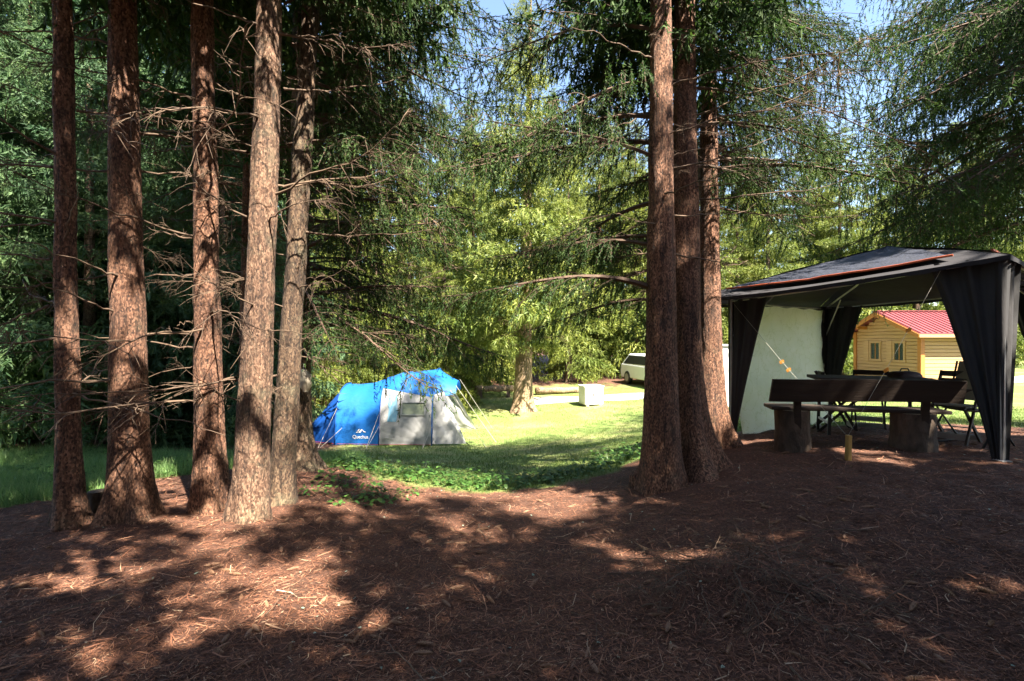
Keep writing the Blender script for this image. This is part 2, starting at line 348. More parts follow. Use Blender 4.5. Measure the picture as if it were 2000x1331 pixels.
def trunk_mesh(name, dia, H, lean=0, lean_y=0, flare=.6, seed=0, mat='bark', fine=6.4, nseg=60, lobes=5, rowstep=.045, bend=0, fh=.22):
    hs = np.concatenate([np.arange(-.25, fine, rowstep), np.arange(fine, H, .5), [H]])
    th = np.linspace(0, 2*math.pi, nseg, endpoint=False); HH, TH = np.meshgrid(hs, th, indexing='ij')
    hc = np.maximum(HH, 0); r = dia/2*np.clip(1.04-hc/H*.98, .03, 2)
    ph = seed*1.7
    fl = flare*np.exp(-hc/fh)*(1+.55*np.cos(lobes*TH+ph)+.3*np.cos(3*TH+ph*2))+.22*np.exp(-hc/.8)
    cx, cy = np.cos(TH), np.sin(TH)
    n_ = (vnoise(TH*9.55*dia/.3*1.2, HH*30, seed)-.5)*.009+(vnoise(TH*30, HH*45, seed+1)-.5)*.006+(vnoise(np.abs(TH-math.pi)*2+seed, HH*2.2, seed+2)-.5)*.022
    r = r*(1+fl)+n_*np.clip((fine+1-HH)/1, 0, 1)
    x = r*cx+lean*HH/5+bend*np.sin(np.clip(HH, 0, 6)/6*math.pi); y = r*cy+lean_y*HH/5
    V = np.stack([x, y, HH], -1).reshape(-1, 3); ii = np.arange(len(V)).reshape(len(hs), nseg); jj = np.roll(ii, -1, 1)
    q = np.stack([ii[:-1], jj[:-1], jj[1:], ii[1:]], -1).reshape(-1, 4)
    return mesh_np(name, V, q, M[mat])
def near_spruce(px, d, dia, lean, label, H=16, seed=0, mat='bark', flare=.6, ndead=22, crown=0, bend=0, dead_az=None, lowest=1.0, zoff=0, lens=(.35, 1.9), fh=.22):
    x = (px-1000)/F*d; z = z1(x, d)+zoff
    t = tag(empty('spruce_tree', (x, d, z)), label, 'tree', 'tall bare-stemmed spruces at the edge of the clearing')
    link('trunk', trunk_mesh('trunk', dia, H, lean, 0, flare, seed, mat, bend=bend, fh=fh), t)
    rg = np.random.default_rng(900+seed)
    for k in range(ndead):
        h = lowest+(6.2-lowest)*(k+rg.random())/ndead; az = rg.uniform(0, 2*math.pi) if dead_az is None else rg.normal(*dead_az)
        L_ = rg.uniform(*lens) if rg.random() < .7 else rg.uniform(.12, .4)
        xo = lean*h/5+bend*math.sin(min(h, 6)/6*math.pi)
        r0 = dia/2*.8
        link('dead_branch', DEAD[rg.integers(8)], t, (xo+r0*math.cos(az), r0*math.sin(az), h), (rg.uniform(-.5, .5), rg.normal(-.02, .22), az), (L_, L_, min(L_, 1.2)*1.1) if L_ > .5 else (L_, L_*1.5, L_*1.5))
    if crown is not None:
        link('crown', HIGH[crown], t, (lean*1.2, 0, 0), (0, 0, seed*1.3))
    return t
def add_boughs(t, specs, dia):
    """specs: (height, azimuth in degrees, length, pitch in degrees)"""
    rg = np.random.default_rng(int(abs(t.location.x)*100))
    for h, az, L_, pit in specs:
        a = R(az); s = L_/2.4
        link('bough', BOUGH[rg.integers(7)], t, (dia*.35*math.cos(a), dia*.35*math.sin(a), h), (rg.uniform(-.25, .25), R(-pit), a), (s, s*rg.uniform(.85, 1.1), s*rg.uniform(.9, 1.15)))
def extra_dead(t, lst):
    for h, az, L_, pit, v, x0 in lst:
        link('dead_branch', DEAD[v], t, (x0+.1*math.cos(R(az)), .1*math.sin(R(az)), h), (0, R(-pit), R(az)), (L_, L_, 1.3))
# the row on the left
T1 = near_spruce(136, 4.22, .165, -.07, 'thinnest reddish spruce trunk beside the small dark stump', seed=1, flare=.42, crown=0, ndead=26)
T2 = near_spruce(254, 4.4, .275, -.07, 'thick reddish spruce trunk with the broad sunlit flare at its foot', seed=2, flare=.55, crown=0, ndead=26)
T3 = near_spruce(412, 4.65, .235, -.085, 'straight dark red spruce trunk touching the leaning lichened trunk at its foot', seed=3, flare=.5, crown=1, ndead=26)
T4 = near_spruce(487, 4.4, .262, .17, 'lichen-speckled spruce trunk leaning over with knots and broken stubs', seed=4, flare=.22, mat='bark_lichen', crown=0, bend=.03, ndead=26)
T5 = near_spruce(548, 4.9, .215, .31, 'slim grey-brown leaning spruce trunk directly in front of the bag-hung trunk', seed=5, flare=.18, mat='bark_grey', crown=1, ndead=30)
T6 = near_spruce(583, 6.7, .30, .03, 'grey rough-barked spruce with spreading roots and a pale bag tied on', seed=6, flare=.95, mat='bark_grey', crown=1, ndead=34, lowest=1.6, dead_az=(0, .9), lens=(.8, 2.6))
T7 = near_spruce(480, 8.2, .24, .05, 'reddish spruce trunk half hidden behind the leaning lichened trunk', seed=7, crown=0, ndead=18, lowest=2)
T8 = near_spruce(566, 8.6, .24, .06, 'slender sunlit spruce trunk in the gap before the slim leaning trunk', seed=8, crown=0, ndead=22, lowest=2.2, dead_az=(0, 1.2), lens=(.8, 2.6))
extra_dead(T4, [(3.32, 158, 2.6, 16, 4, .06), (2.72, 165, .85, 20, 2, .09), (2.2, 160, .3, -25, 7, .06), (1.55, -10, .28, -12, 7, .2), (4.1, 150, 1.6, 25, 1, .1), (3.9, 20, 1.3, 8, 2, .2), (3.0, 10, 1.2, 12, 5, .2)])
extra_dead(T3, [(2.22, 178, .72, -3, 7, -.08), (2.58, 172, .6, 6, 4, -.08), (1.78, 200, .14, -20, 7, -.05), (3.6, 165, 1.6, 12, 1, -.05), (1.2, 30, .5, 10, 2, -.05)])
extra_dead(T2, [(3.15, 175, 1.3, 4, 4, -.1), (3.7, 8, 1.3, -10, 2, -.1), (4.3, 185, 1.5, 6, 6, -.1)])
extra_dead(T1, [(2.3, 190, 1.0, 8, 1, -.05), (2.6, 185, 1.1, -8, 6, -.05), (1.9, 200, .9, -12, 3, -.05), (3.1, 182, 1.2, 2, 5, -.05), (3.6, 10, 1.0, 3, 4, -.05)])
rb_ = np.random.default_rng(55)
for (t, dia, hs, azr, ln, pit) in ((T6, .3, np.linspace(1.95, 6.6, 36), (-62, 55), (1.7, 3.1), (-4, 12)), (T8, .24, np.linspace(3.4, 7.6, 11), (-60, 60), (1.8, 3.0), (-5, 10)), (T5, .2, np.linspace(3.6, 6.4, 9), (-50, 70), (1.2, 2.2), (-5, 10)), (T7, .24, np.linspace(3.2, 7.6, 16), (60, 300), (1.4, 2.4), (-5, 8))):
    add_boughs(t, [(h, rb_.uniform(*azr), rb_.uniform(*ln), rb_.uniform(*pit)) for h in hs], dia)
# the group on the right
R1 = near_spruce(1291, 5.33, .345, 0, 'front trunk of the close spruce group, straight and dark red', H=12, seed=11, fh=.3, flare=.3, crown=1, ndead=22, lowest=2.2)
R2 = near_spruce(1341, 5.75, .37, -.02, 'spruce trunk with broad ridged roots joined behind the front trunk', H=12, seed=12, fh=.34, flare=1.5, crown=1, ndead=20, lowest=2.4)
R3 = near_spruce(1388, 6.5, .31, -.03, 'shaded spruce trunk nearest to the dark gazebo curtain', H=12, seed=13, fh=.3, flare=1.1, crown=1, ndead=20, lowest=2.4)
add_boughs(R1, [(h, rb_.uniform(125, 215), rb_.uniform(1.6, 2.6), rb_.uniform(-6, 14)) for h in np.linspace(2.2, 6.0, 9)], .34)
add_boughs(R2, [(h, rb_.uniform(105, 200), rb_.uniform(1.7, 2.9), rb_.uniform(-8, 12)) for h in np.linspace(2.0, 6.4, 13)]+[(h, rb_.uniform(-20, 60), rb_.uniform(1.6, 2.4), rb_.uniform(-6, 10)) for h in np.linspace(3.6, 6.4, 7)], .33)
add_boughs(R3, [(h, rb_.uniform(-20, 85), rb_.uniform(1.8, 3.2), rb_.uniform(-6, 14)) for h in np.linspace(3.7, 7.2, 26)]+[(h, rb_.uniform(90, 175), rb_.uniform(1.8, 2.8), rb_.uniform(-10, 10)) for h in np.linspace(2.3, 6.6, 9)], .27)
extra_dead(R1, [(3.0, 20, 1.5, 5, 4, 0), (3.5, 8, 1.9, 14, 2, 0), (3.9, 15, 2.2, 18, 1, 0), (2.6, 25, 1.5, -6, 4, 0), (4.4, 5, 2.0, 15, 6, 0)])
extra_dead(R2, [(3.2, -8, 1.8, 2, 4, 0), (4.2, 10, 2.2, 22, 1, 0)])
extra_dead(R3, [(4.4, -5, 2.6, -24, 1, 0), (3.9, 5, 2.6, -18, 4, 0), (4.9, -12, 2.8, -26, 6, 0), (3.2, 0, 2.2, -8, 2, 0)])
# ---------------------------------------------------------------- trees further off (trunk + crown, shared crown meshes)
TR = [trunk_mesh('trunk', .34, 13, 0, 0, .3, 31, 'bark', fine=3, nseg=14, rowstep=.3), trunk_mesh('trunk', .28, 15, 0, 0, .3, 32, 'bark_grey', fine=3, nseg=14, rowstep=.3)]
def far_spruce(x, y, v, s, label, group, rz=0, sy=1.0, zo=0, crowns=CROWN):
    t = tag(empty('spruce_tree', (x, y, z1(x, y)+zo), rz), label, 'tree', group)
    link('trunk', TR[v % 2], t, (0, 0, -.1), None, (s, s, s*CH[v]/13*(.97 if v % 2 == 0 else .84)))
    link('crown', crowns[v], t, (0, 0, 0), None, (s*sy, s*sy, s))
    return t
SZ = ['tall', 'broad', 'tall slender', 'short bushy']
G1 = 'sunlit spruces beyond the lawn'
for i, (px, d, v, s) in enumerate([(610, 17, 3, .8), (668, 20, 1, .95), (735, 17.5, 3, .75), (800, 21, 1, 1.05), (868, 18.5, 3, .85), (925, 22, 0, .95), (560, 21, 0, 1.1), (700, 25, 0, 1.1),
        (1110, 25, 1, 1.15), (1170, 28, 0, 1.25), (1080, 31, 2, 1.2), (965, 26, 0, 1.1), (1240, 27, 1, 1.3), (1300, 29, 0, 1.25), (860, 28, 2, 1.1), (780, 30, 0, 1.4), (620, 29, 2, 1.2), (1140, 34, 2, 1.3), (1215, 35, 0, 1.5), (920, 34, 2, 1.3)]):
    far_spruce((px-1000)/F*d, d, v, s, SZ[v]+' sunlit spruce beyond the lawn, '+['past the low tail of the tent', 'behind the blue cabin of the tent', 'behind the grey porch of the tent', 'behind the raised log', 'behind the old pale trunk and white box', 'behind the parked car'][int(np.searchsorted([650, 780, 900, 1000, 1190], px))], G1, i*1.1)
G2 = 'spruces behind the cabin and gazebo'
for i, (px, d, v, s) in enumerate([(1370, 26, 0, 1.0), (1440, 28, 1, 1.25), (1500, 25, 3, 1.3), (1570, 27, 0, 1.05), (1640, 25, 1, 1.2), (1710, 26, 0, 1.0), (1790, 25, 3, 1.4), (1850, 28, 1, 1.3), (1930, 26, 3, 1.5), (2040, 28, 0, 1.2), (1600, 33, 2, 1.1), (1750, 34, 2, 1.05), (1470, 34, 2, 1.2), (1900, 35, 2, 1.1)]):
    far_spruce((px-1000)/F*d, d, v, s, SZ[v]+' green spruce in the wood '+['behind the tall white cabin', 'behind the white gazebo sheet', 'behind the red cabin roof', 'behind the large front curtain'][int(np.searchsorted([1480, 1640, 1810], px))], G2, i*1.9)
G3 = 'dark spruces in the wood behind the row of trunks'
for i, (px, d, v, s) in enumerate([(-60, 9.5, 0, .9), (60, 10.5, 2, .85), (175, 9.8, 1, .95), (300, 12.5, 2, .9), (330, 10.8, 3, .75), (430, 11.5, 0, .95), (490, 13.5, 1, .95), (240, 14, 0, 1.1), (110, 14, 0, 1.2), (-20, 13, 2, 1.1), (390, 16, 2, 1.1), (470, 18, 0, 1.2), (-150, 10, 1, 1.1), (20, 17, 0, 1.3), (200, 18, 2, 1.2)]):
    far_spruce((px-1000)/F*d, d, v, s, SZ[v]+' dark spruce in the wood '+['beyond the thinnest bare trunk', 'between the thinnest and thick trunks', 'beside the straight dark red trunk', 'behind the leaning lichened trunk'][int(np.searchsorted([130, 250, 410], px))], G3, i*2.3, crowns=CROWN_SHADED)
# the pale old trunk on the lawn, its crown starting above man height
xm, ym = (1021-1000)/F*17.4, 17.4
tm = tag(empty('spruce_tree', (xm, ym, z1(xm, ym))), 'old spruce with pale peeling trunk standing alone on the sunny lawn', 'tree')
link('trunk', trunk_mesh('trunk', .62, 15, .1, 0, .3, 41, 'bark_pale', fine=4, nseg=40, rowstep=.08, lobes=3), tm)
link('crown', CROWN[2], tm, (0, 0, 1.1), (0, 0, .8), (.95, .95, .95))
rgm = np.random.default_rng(3)
for k in range(26):
    az = rgm.uniform(0, 6.28); link('dead_branch', DEAD[rgm.integers(1, 7)], tm, (.25*math.cos(az), .25*math.sin(az), rgm.uniform(2.1, 3.2)), (0, rgm.uniform(-.3, .4), az), rgm.uniform(.6, 1.4))
# neighbouring forest to the right of and behind the clearing's viewpoint
G4 = 'forest spruces standing around the viewpoint'
for i, (x, y, v, s) in enumerate([(-.9, -.9, 0, .95), (-2.2, .7, 0, .68), (5.0, 1.6, 0, .78), (5.2, -5.8, 0, .95), (8.0, -1.8, 0, 1.0), (9.6, 1.2, 0, .95), (7.2, -6, 0, 1.1), (-2.4, -4.2, 0, 1.0), (1.8, -7.5, 0, 1.15), (11.6, -1, 0, 1.1), (-5.6, -1.6, 0, 1.1), (5.3, -1.8, 0, .85), (2.6, -5.6, 0, .9), (3.3, -1.2, 0, .85), (1.0, -1.1, 0, .55), (6.7, -.3, 0, .85), (-8.5, -3, 0, 1.2), (12.5, 4, 0, .9)]):
    t = tag(empty('spruce_tree', (x, y, z1(x, y)), i*1.7), 'tall forest spruce standing around the viewpoint at the edge of the wood', 'tree', G4)
    link('trunk', TR[i % 2], t, (0, 0, -.1), None, (s, s, s*1.1)); link('crown', SHADE, t, (0, 0, 0), None, s)
rgb = np.random.default_rng(8)
for i in range(26):
    a = R(95+170*i/25) ; r_ = rgb.uniform(12, 17); x, y = r_*math.sin(a)*1.25, r_*math.cos(a)-3
    far_spruce(x, y, [0, 2][i % 2], rgb.uniform(.95, 1.2), 'tall forest spruce standing around the viewpoint at the edge of the wood', G4, i*1.3)
# spruce just right of the gazebo, its boughs hang into view
for (x, y, lab, hs) in ((8.3, 6.4, 'spruce beside the gazebo whose dark boughs hang over its roof', np.linspace(3.9, 7.6, 30)), (9.6, 7.9, 'spruce at the far corner of the gazebo with long drooping boughs', np.linspace(4.6, 8.4, 17)), (10.4, 9.2, 'spruce behind the gazebo with boughs hanging above the cabin', np.linspace(3.7, 9.5, 40))):
    t = tag(empty('spruce_tree', (x, y, z1(x, y))), lab, 'tree')
    link('trunk', trunk_mesh('trunk', .3, 13, 0, 0, .4, 51, 'bark', nseg=24, rowstep=.15), t)
    if y < 8: add_boughs(t, [(h, rb_.uniform(120, 240), rb_.uniform(2.2, 3.6 if y < 7 else 4.4), rb_.uniform(-14, 8)) for h in hs], .3)
    else: add_boughs(t, [(h, rb_.uniform(110, 250), rb_.uniform(2.2, 3.8), rb_.uniform(-12, 8)) for h in hs], .3)
# ---------------------------------------------------------------- tent
M['blue'] = plain('blue_nylon', (.012, .15, .52), (.010, .12, .44), 2, .5, .35, 9, (1, 1, 2.2), translucent=.25)
M['blue_dark'] = plain('deep_blue_nylon', (.010, .085, .38), (.008, .07, .32), 2, .5, .35, 9, translucent=.2)
M['tgrey'] = plain('grey_nylon', (.42, .42, .42), (.34, .34, .35), 2, .55, .35, 10, translucent=.2)
M['twhite'] = plain('white_paint', (.80, .80, .80), (.74, .74, .75), 3, .45)
M['red'] = plain('red_tape', (.45, .05, .05), None, 6, .6)
M['rope'] = plain('pale_rope', (.40, .38, .33), (.3, .28, .24), 30, .8)
M['black'] = plain('black_plastic', (.02, .02, .022), (.012, .012, .012), 20, .5)
def glassy(name, tint, fac):
    m, nt, N, L, P = new_mat(name); P.inputs['Base Color'].default_value = (*tint, 1); P.inputs['Roughness'].default_value = .08
    tr = N.new('ShaderNodeBsdfTransparent'); mx = N.new('ShaderNodeMixShader'); mx.inputs[0].default_value = fac
    L.new(tr.outputs[0], mx.inputs[1]); L.new(P.outputs[0], mx.inputs[2]); L.new(mx.outputs[0], N['Material Output'].inputs[0]); return m
M['vinyl'] = glassy('clear_vinyl', (.30, .34, .22), .55)
M['glass'] = glassy('window_glass', (.05, .07, .07), .75)
TD = 12.7; tx0 = (596-1000)/F*TD-.26
tent = tag(empty('tent', (tx0, TD+1.1, z1(tx0+2.2, TD))), 'blue and grey tunnel tent pitched on the sunny grass', 'tent')
US = [0, .35, 1.02, 1.3, 1.75, 2.2, 2.6, 3.1, 3.58]
HS = [.34, .72, 1.50, 1.49, 1.53, 1.68, 1.84, 1.86, 1.92]
WS = [.55, .78, 1.06, 1.08, 1.10, 1.16, 1.17, 1.17, 1.20]
PW = .78
def tent_y(u, z):
    h = np.interp(u, US, HS); hw = np.interp(u, US, WS)
    s = np.clip(z/h, 0, 1)**(1/PW); return hw*np.sqrt(np.clip(1-s*s, 0, 1))**PW
def loft(us, f0, f1, n=26):
    """f0,f1: arch angle range as fractions 0..1 (0 = near foot, .5 = ridge, 1 = far foot); may be functions of u"""
    rows = []
    for u in us:
        a, b = (f(u) if callable(f) else f for f in (f0, f1)); t = np.linspace(a, b, n)*math.pi
        h = np.interp(u, US, HS); hw = np.interp(u, US, WS)
        c, s = np.cos(t), np.sin(t); wr = .012*(vnoise(np.full(n, u*5), t*3, 61)-.5)+.008*(vnoise(np.full(n, u*14), t*9, 62)-.5)
        rows.append(np.stack([np.full(n, u), -np.sign(c)*np.abs(c)**PW*(hw+wr), np.abs(s)**PW*(h+wr)], -1))
    V = np.array(rows).reshape(-1, 3); ii = np.arange(len(V)).reshape(len(us), n)
    return V, np.stack([ii[:-1, :-1], ii[1:, :-1], ii[1:, 1:], ii[:-1, 1:]], -1).reshape(-1, 4)
def tpart(name, VF, mat): return link(name, mesh_np(name, VF[0], VF[1], mat), tent)
tpart('tail_panel', loft(np.linspace(0, 1.02, 16), 0, 1), M['blue_dark'])
# tail end cap
V, _ = loft([0], 0, 1, 20); MB().add(V, [list(range(20))]).build('tail_cap', M['blue_dark'], tent)
tpart('sleeping_cabin_panel', loft(np.linspace(1.02, 2.2, 18), 0, 1, 40), M['blue'])
def frac(u, z):
    h = np.interp(u, US, HS); return math.asin(min(1, (z/h))**(1/PW))/math.pi
ztop = lambda u: np.interp(u, [2.2, 3.58], [1.46, 1.24])
tpart('living_room_roof', loft(np.linspace(2.2, 3.58, 18), lambda u: frac(u, ztop(u)), lambda u: 1-frac(u, ztop(u)), 30), M['blue'])
for sgn, nm in ((-1, 'living_room_wall'), (1, 'living_room_wall')):
    us = np.r_[np.linspace(2.2, 2.78, 22), np.linspace(2.78, 3.38, 22)[1:], np.linspace(3.38, 3.58, 10)[1:]]; zs = np.r_[np.linspace(.03, .8, 26), np.linspace(.8, 1.1, 9)[1:], 1.16, 1.2, 1.3]
    V = []; 
    for u in us:
        for k, z in enumerate(zs):
            zz = min(z, ztop(u))
            if k == len(zs)-1: zz = ztop(u)
            ph_ = math.atan2(zz-.02, 3.62-u); y = tent_y(u, zz)+(.016*(vnoise(ph_*16, 1.3, 71)-.5)+.007*(vnoise(ph_*40, 2.3, 72)-.5))*min(1, 3*math.hypot(zz, 3.62-u))*(1 if zz < ztop(u)-.02 else 0)
            V.append((u, sgn*y, zz))
    n = len(zs); Fq = []
    for i in range(len(us)-1):
        for k in range(n-1):
            if 2.779 < us[i] < 3.37 and .799 < zs[k] < 1.095: continue
            Fq.append([i*n+k, (i+1)*n+k, (i+1)*n+k+1, i*n+k+1])
    wl = link(nm, mesh_np(nm, V, Fq, M['tgrey']), tent)
    uu = np.linspace(2.74, 3.42, 8); zz = np.linspace(.76, 1.14, 6)
    V = [(u, sgn*(tent_y(u, z)-.006), z) for u in uu for z in zz]
    Fq = [[i*6+k, (i+1)*6+k, (i+1)*6+k+1, i*6+k+1] for i in range(7) for k in range(5)]
    link('window', mesh_np('window', V, Fq, M['vinyl']), wl)
    fr = MB()
    for a, b in (((2.77, .79), (3.39, .79)), ((3.39, .79), (3.39, 1.11)), ((3.39, 1.11), (2.77, 1.11)), ((2.77, 1.11), (2.77, .79))):
        fr.bar((a[0], sgn*(tent_y(a[0], a[1])+.008), a[1]), (b[0], sgn*(tent_y(b[0], b[1])+.008), b[1]), .03, .012)
    fr.build('window_frame', M['tgrey'], wl)
    if sgn < 0:
        uu = np.linspace(2.42, 2.66, 4); zz = np.linspace(.62, 1.32, 8)
        V = [(u+.02*math.sin(z*9), -(tent_y(u, min(z, 1.3))+.012), z) for u in uu for z in zz]
        Fq = [[i*8+k, (i+1)*8+k, (i+1)*8+k+1, i*8+k+1] for i in range(3) for k in range(7)]
        link('blue_curtain', mesh_np('blue_curtain', V, Fq, plain('teal_cloth', (.05, .28, .48), (.3, .42, .5), 7, .6, stretch=(6, 1, 1))), wl)
# seams with poles inside, red hem
for u in (1.02, 2.2, 3.58):
    V, _ = loft([u], 0, 1, 30); MB().tube(V*np.array([1, 1.008, 1.008]), .014, 6).build('pole_sleeve', M['blue_dark'] if u < 3 else M['blue'], tent, True)
for sg in (-1, 1):
    uu = np.linspace(0, 3.58, 20); MB().tube([(u, sg*(tent_y(u, .03)+.004), .03) for u in uu], .006, 5).build('red_hem', M['red'], tent)
MB().box((2.2, 0, .03), (2.75, 2.05, .05)).build('groundsheet', M['black'], tent)
# porch: side wings and blue visor
h3, w3 = 1.92, 1.20
def tri_patch(A, B, C, n=14, amp=.02, seed=0):
    A, B, C = map(np.array, (A, B, C)); V = []; Fq = []; idx = {}
    for i in range(n+1):
        for j in range(n+1-i):
            a, b = i/n, j/n; p = A*(1-a-b)+B*a+C*b; nn = np.cross(B-A, C-A); nn = nn/np.linalg.norm(nn)
            idx[i, j] = len(V); V.append(p+nn*amp*(vnoise(a*7+b*2, b*3, seed)-.5)*min(1, 6*a*b+6*a*(1-a-b)+.0))
    for i in range(n):
        for j in range(n-i):
            Fq.append([idx[i, j], idx[i+1, j], idx[i, j+1]])
            if j < n-i-1: Fq.append([idx[i+1, j], idx[i+1, j+1], idx[i, j+1]])
    return np.array(V), np.array(Fq)
for sg in (-1, 1):
    top = (3.60, sg*(tent_y(3.58, 1.3)), 1.30); foot = (3.60, sg*w3, .05); peg = (4.46 if sg < 0 else 4.58, sg*1.05, .03)
    tpart('porch_wing', tri_patch(top, foot, peg, amp=.05, seed=80+sg), M['tgrey'])
    top2 = (3.84, sg*.84, 1.38)
    tpart('porch_wing', tri_patch(top, (peg[0]+.005, peg[1], peg[2]), top2, amp=.03, seed=83+sg), M['tgrey'])
    MB().tube([(peg[0], peg[1], .06), (peg[0]+.2, peg[1]*1.08, -.10)], .014, 6).build('peg_strap', M['black'], tent)
rows = []
for i, u in enumerate(np.linspace(3.58, 4.14, 8)):
    k = i/7; t = np.linspace(frac(3.58, 1.24), 1-frac(3.58, 1.24), 22)*math.pi; c, s = np.cos(t), np.sin(t)
    hh = h3*(1-k)+1.70*k; ww = w3*(1-k)+.72*k; zmin = 1.24*(1-k)+1.36*k
    z = np.abs(s)**PW*hh; z = zmin+(z-1.24)*(hh-zmin)/(h3-1.24)
    rows.append(np.stack([np.full(22, u), -np.sign(c)*np.abs(c)**PW*ww, z], -1))
V = np.array(rows).reshape(-1, 3); ii = np.arange(len(V)).reshape(8, 22)
tpart('porch_visor', (V, np.stack([ii[:-1, :-1], ii[1:, :-1], ii[1:, 1:], ii[:-1, 1:]], -1).reshape(-1, 4)), M['blue'])
def tguy(a, b):
    g = MB(); g.tube([a, (np.array(a)+np.array(b))/2+np.array([0, 0, -.01]), b], .006, 5); g.build('guy_line', M['rope'], tent)
for a, b in (((1.06, -1.02, .95), (.82, -1.75, 0)), ((1.22, -1.1, .45), (.82, -1.75, 0)), ((2.2, -1.10, .85), (2.02, -1.75, 0)), ((2.2, -1.16, .5), (2.02, -1.75, 0)), ((3.58, -1.12, .95), (3.42, -1.75, 0)), ((3.58, -1.19, .5), (3.42, -1.75, 0)),
             ((4.12, -.45, 1.5), (5.25, -.9, .02)), ((4.14, .4, 1.6), (5.1, .9, .04)), ((4.0, -.7, 1.4), (5.1, -1.9, 0))):
    tguy(a, b)
# lettering on the cabin wall
cu = bpy.data.curves.new('lettering', 'FONT'); cu.body = 'Quechua'; cu.size = .14
tob = bpy.data.objects.new('tmp', cu); col.objects.link(tob); bpy.context.view_layer.update()
tme = bpy.data.meshes.new_from_object(tob.evaluated_get(bpy.context.evaluated_depsgraph_get())); bpy.data.objects.remove(tob)
Vt = np.array([v.co[:] for v in tme.vertices]); Ft = [list(p.vertices) for p in tme.polygons]
def on_wall(xz): return [(u, -(tent_y(u, z)+.014), z) for u, z in xz]
wid_ = Vt[:, 0].max()-Vt[:, 0].min()
xz = [(1.50+(x-Vt[:, 0].min())/wid_*.42, .18+y*.9) for x, y in Vt[:, :2]]
link('lettering', mesh_np('lettering', on_wall(xz), Ft, M['twhite'], smooth=False), tent)
lg = MB()
for st in ([(1.58, .32), (1.66, .42), (1.69, .42), (1.62, .32)], [(1.65, .325), (1.72, .415), (1.76, .415), (1.70, .325)], [(1.71, .33), (1.755, .385), (1.80, .34), (1.86, .345), (1.79, .372), (1.765, .40)]):
    lg.add(on_wall(st), [list(range(len(st)))])
lg.build('logo', M['twhite'], tent)
# ---------------------------------------------------------------- gazebo
M['canopy'] = plain('dark_canopy', (.030, .028, .034), (.02, .019, .023), 4, .85, .3, 12, translucent=.12)
M['curtain'] = plain('black_curtain', (.035, .033, .036), (.022, .022, .024), 3, .8, .3, 10, (3, 3, .6), translucent=.06)
M['tarp'] = plain('navy_tarp', (.020, .025, .045), (.010, .012, .022), 14, .7, .9, 26)
M['orange'] = plain('orange_hem', (.42, .09, .03), None, 8, .6)
M['flag'] = plain('orange_flag', (.55, .25, .04), None, 8, .6, translucent=.3)
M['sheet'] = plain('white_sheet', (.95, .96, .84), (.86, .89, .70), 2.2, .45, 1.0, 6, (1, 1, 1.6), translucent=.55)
M['metal'] = plain('grey_metal', (.45, .45, .46), (.32, .32, .33), 10, .4, metal=.6)
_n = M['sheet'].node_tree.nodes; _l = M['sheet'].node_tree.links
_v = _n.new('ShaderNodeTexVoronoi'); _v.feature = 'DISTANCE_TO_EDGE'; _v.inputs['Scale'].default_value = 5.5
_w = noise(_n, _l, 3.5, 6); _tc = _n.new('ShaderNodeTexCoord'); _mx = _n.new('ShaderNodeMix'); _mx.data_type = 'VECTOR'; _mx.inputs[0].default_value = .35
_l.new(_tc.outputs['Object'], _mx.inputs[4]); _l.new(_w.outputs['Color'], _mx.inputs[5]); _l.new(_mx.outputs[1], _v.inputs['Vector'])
_r = ramp(_n, [(0, (.84, .85, .74)), (.03, (1, 1, 1))]); _l.new(_v.outputs['Distance'], _r.inputs[0])  # shade of creases and leaves painted as darker lines in the sheet colour
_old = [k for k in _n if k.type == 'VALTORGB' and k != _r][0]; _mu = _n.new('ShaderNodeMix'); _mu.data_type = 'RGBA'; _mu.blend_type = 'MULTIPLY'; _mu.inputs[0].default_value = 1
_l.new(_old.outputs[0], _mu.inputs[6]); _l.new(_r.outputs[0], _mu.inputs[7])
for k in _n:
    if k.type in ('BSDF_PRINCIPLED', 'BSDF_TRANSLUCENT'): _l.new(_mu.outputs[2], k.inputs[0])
P4 = {'FR': np.array([4.76, 4.72]), 'FL': np.array([3.20, 7.10]), 'BL': np.array([5.60, 8.70]), 'BR': np.array([7.16, 6.32])}
EZ = {'FR': 2.42, 'FL': 2.20, 'BL': 2.20, 'BR': 2.36}
ctr_ = sum(P4.values())/4; pkz = 2.86
gz = tag(empty('gazebo', (ctr_[0], ctr_[1], z1(*ctr_))), 'dark pop-up gazebo with tapering black corner curtains over the picnic bench', 'gazebo')
GO = np.array(gz.location)
def L3(p, z): return np.array([p[0], p[1], z])-GO
order = ['FR', 'FL', 'BL', 'BR']
for k in order:
    p = P4[k]; zb = z1(*p)
    m_ = MB().tube([L3(p, zb-.02), L3(p, EZ[k])], .02, 8).box(L3(p, zb+.012), (.10, .10, .008)); m_.build('post', M['metal'], gz)
out = {k: ctr_+(P4[k]-ctr_)*{'FR': 1.05, 'FL': 1.3, 'BL': 1.12, 'BR': 1.08}[k] for k in order}
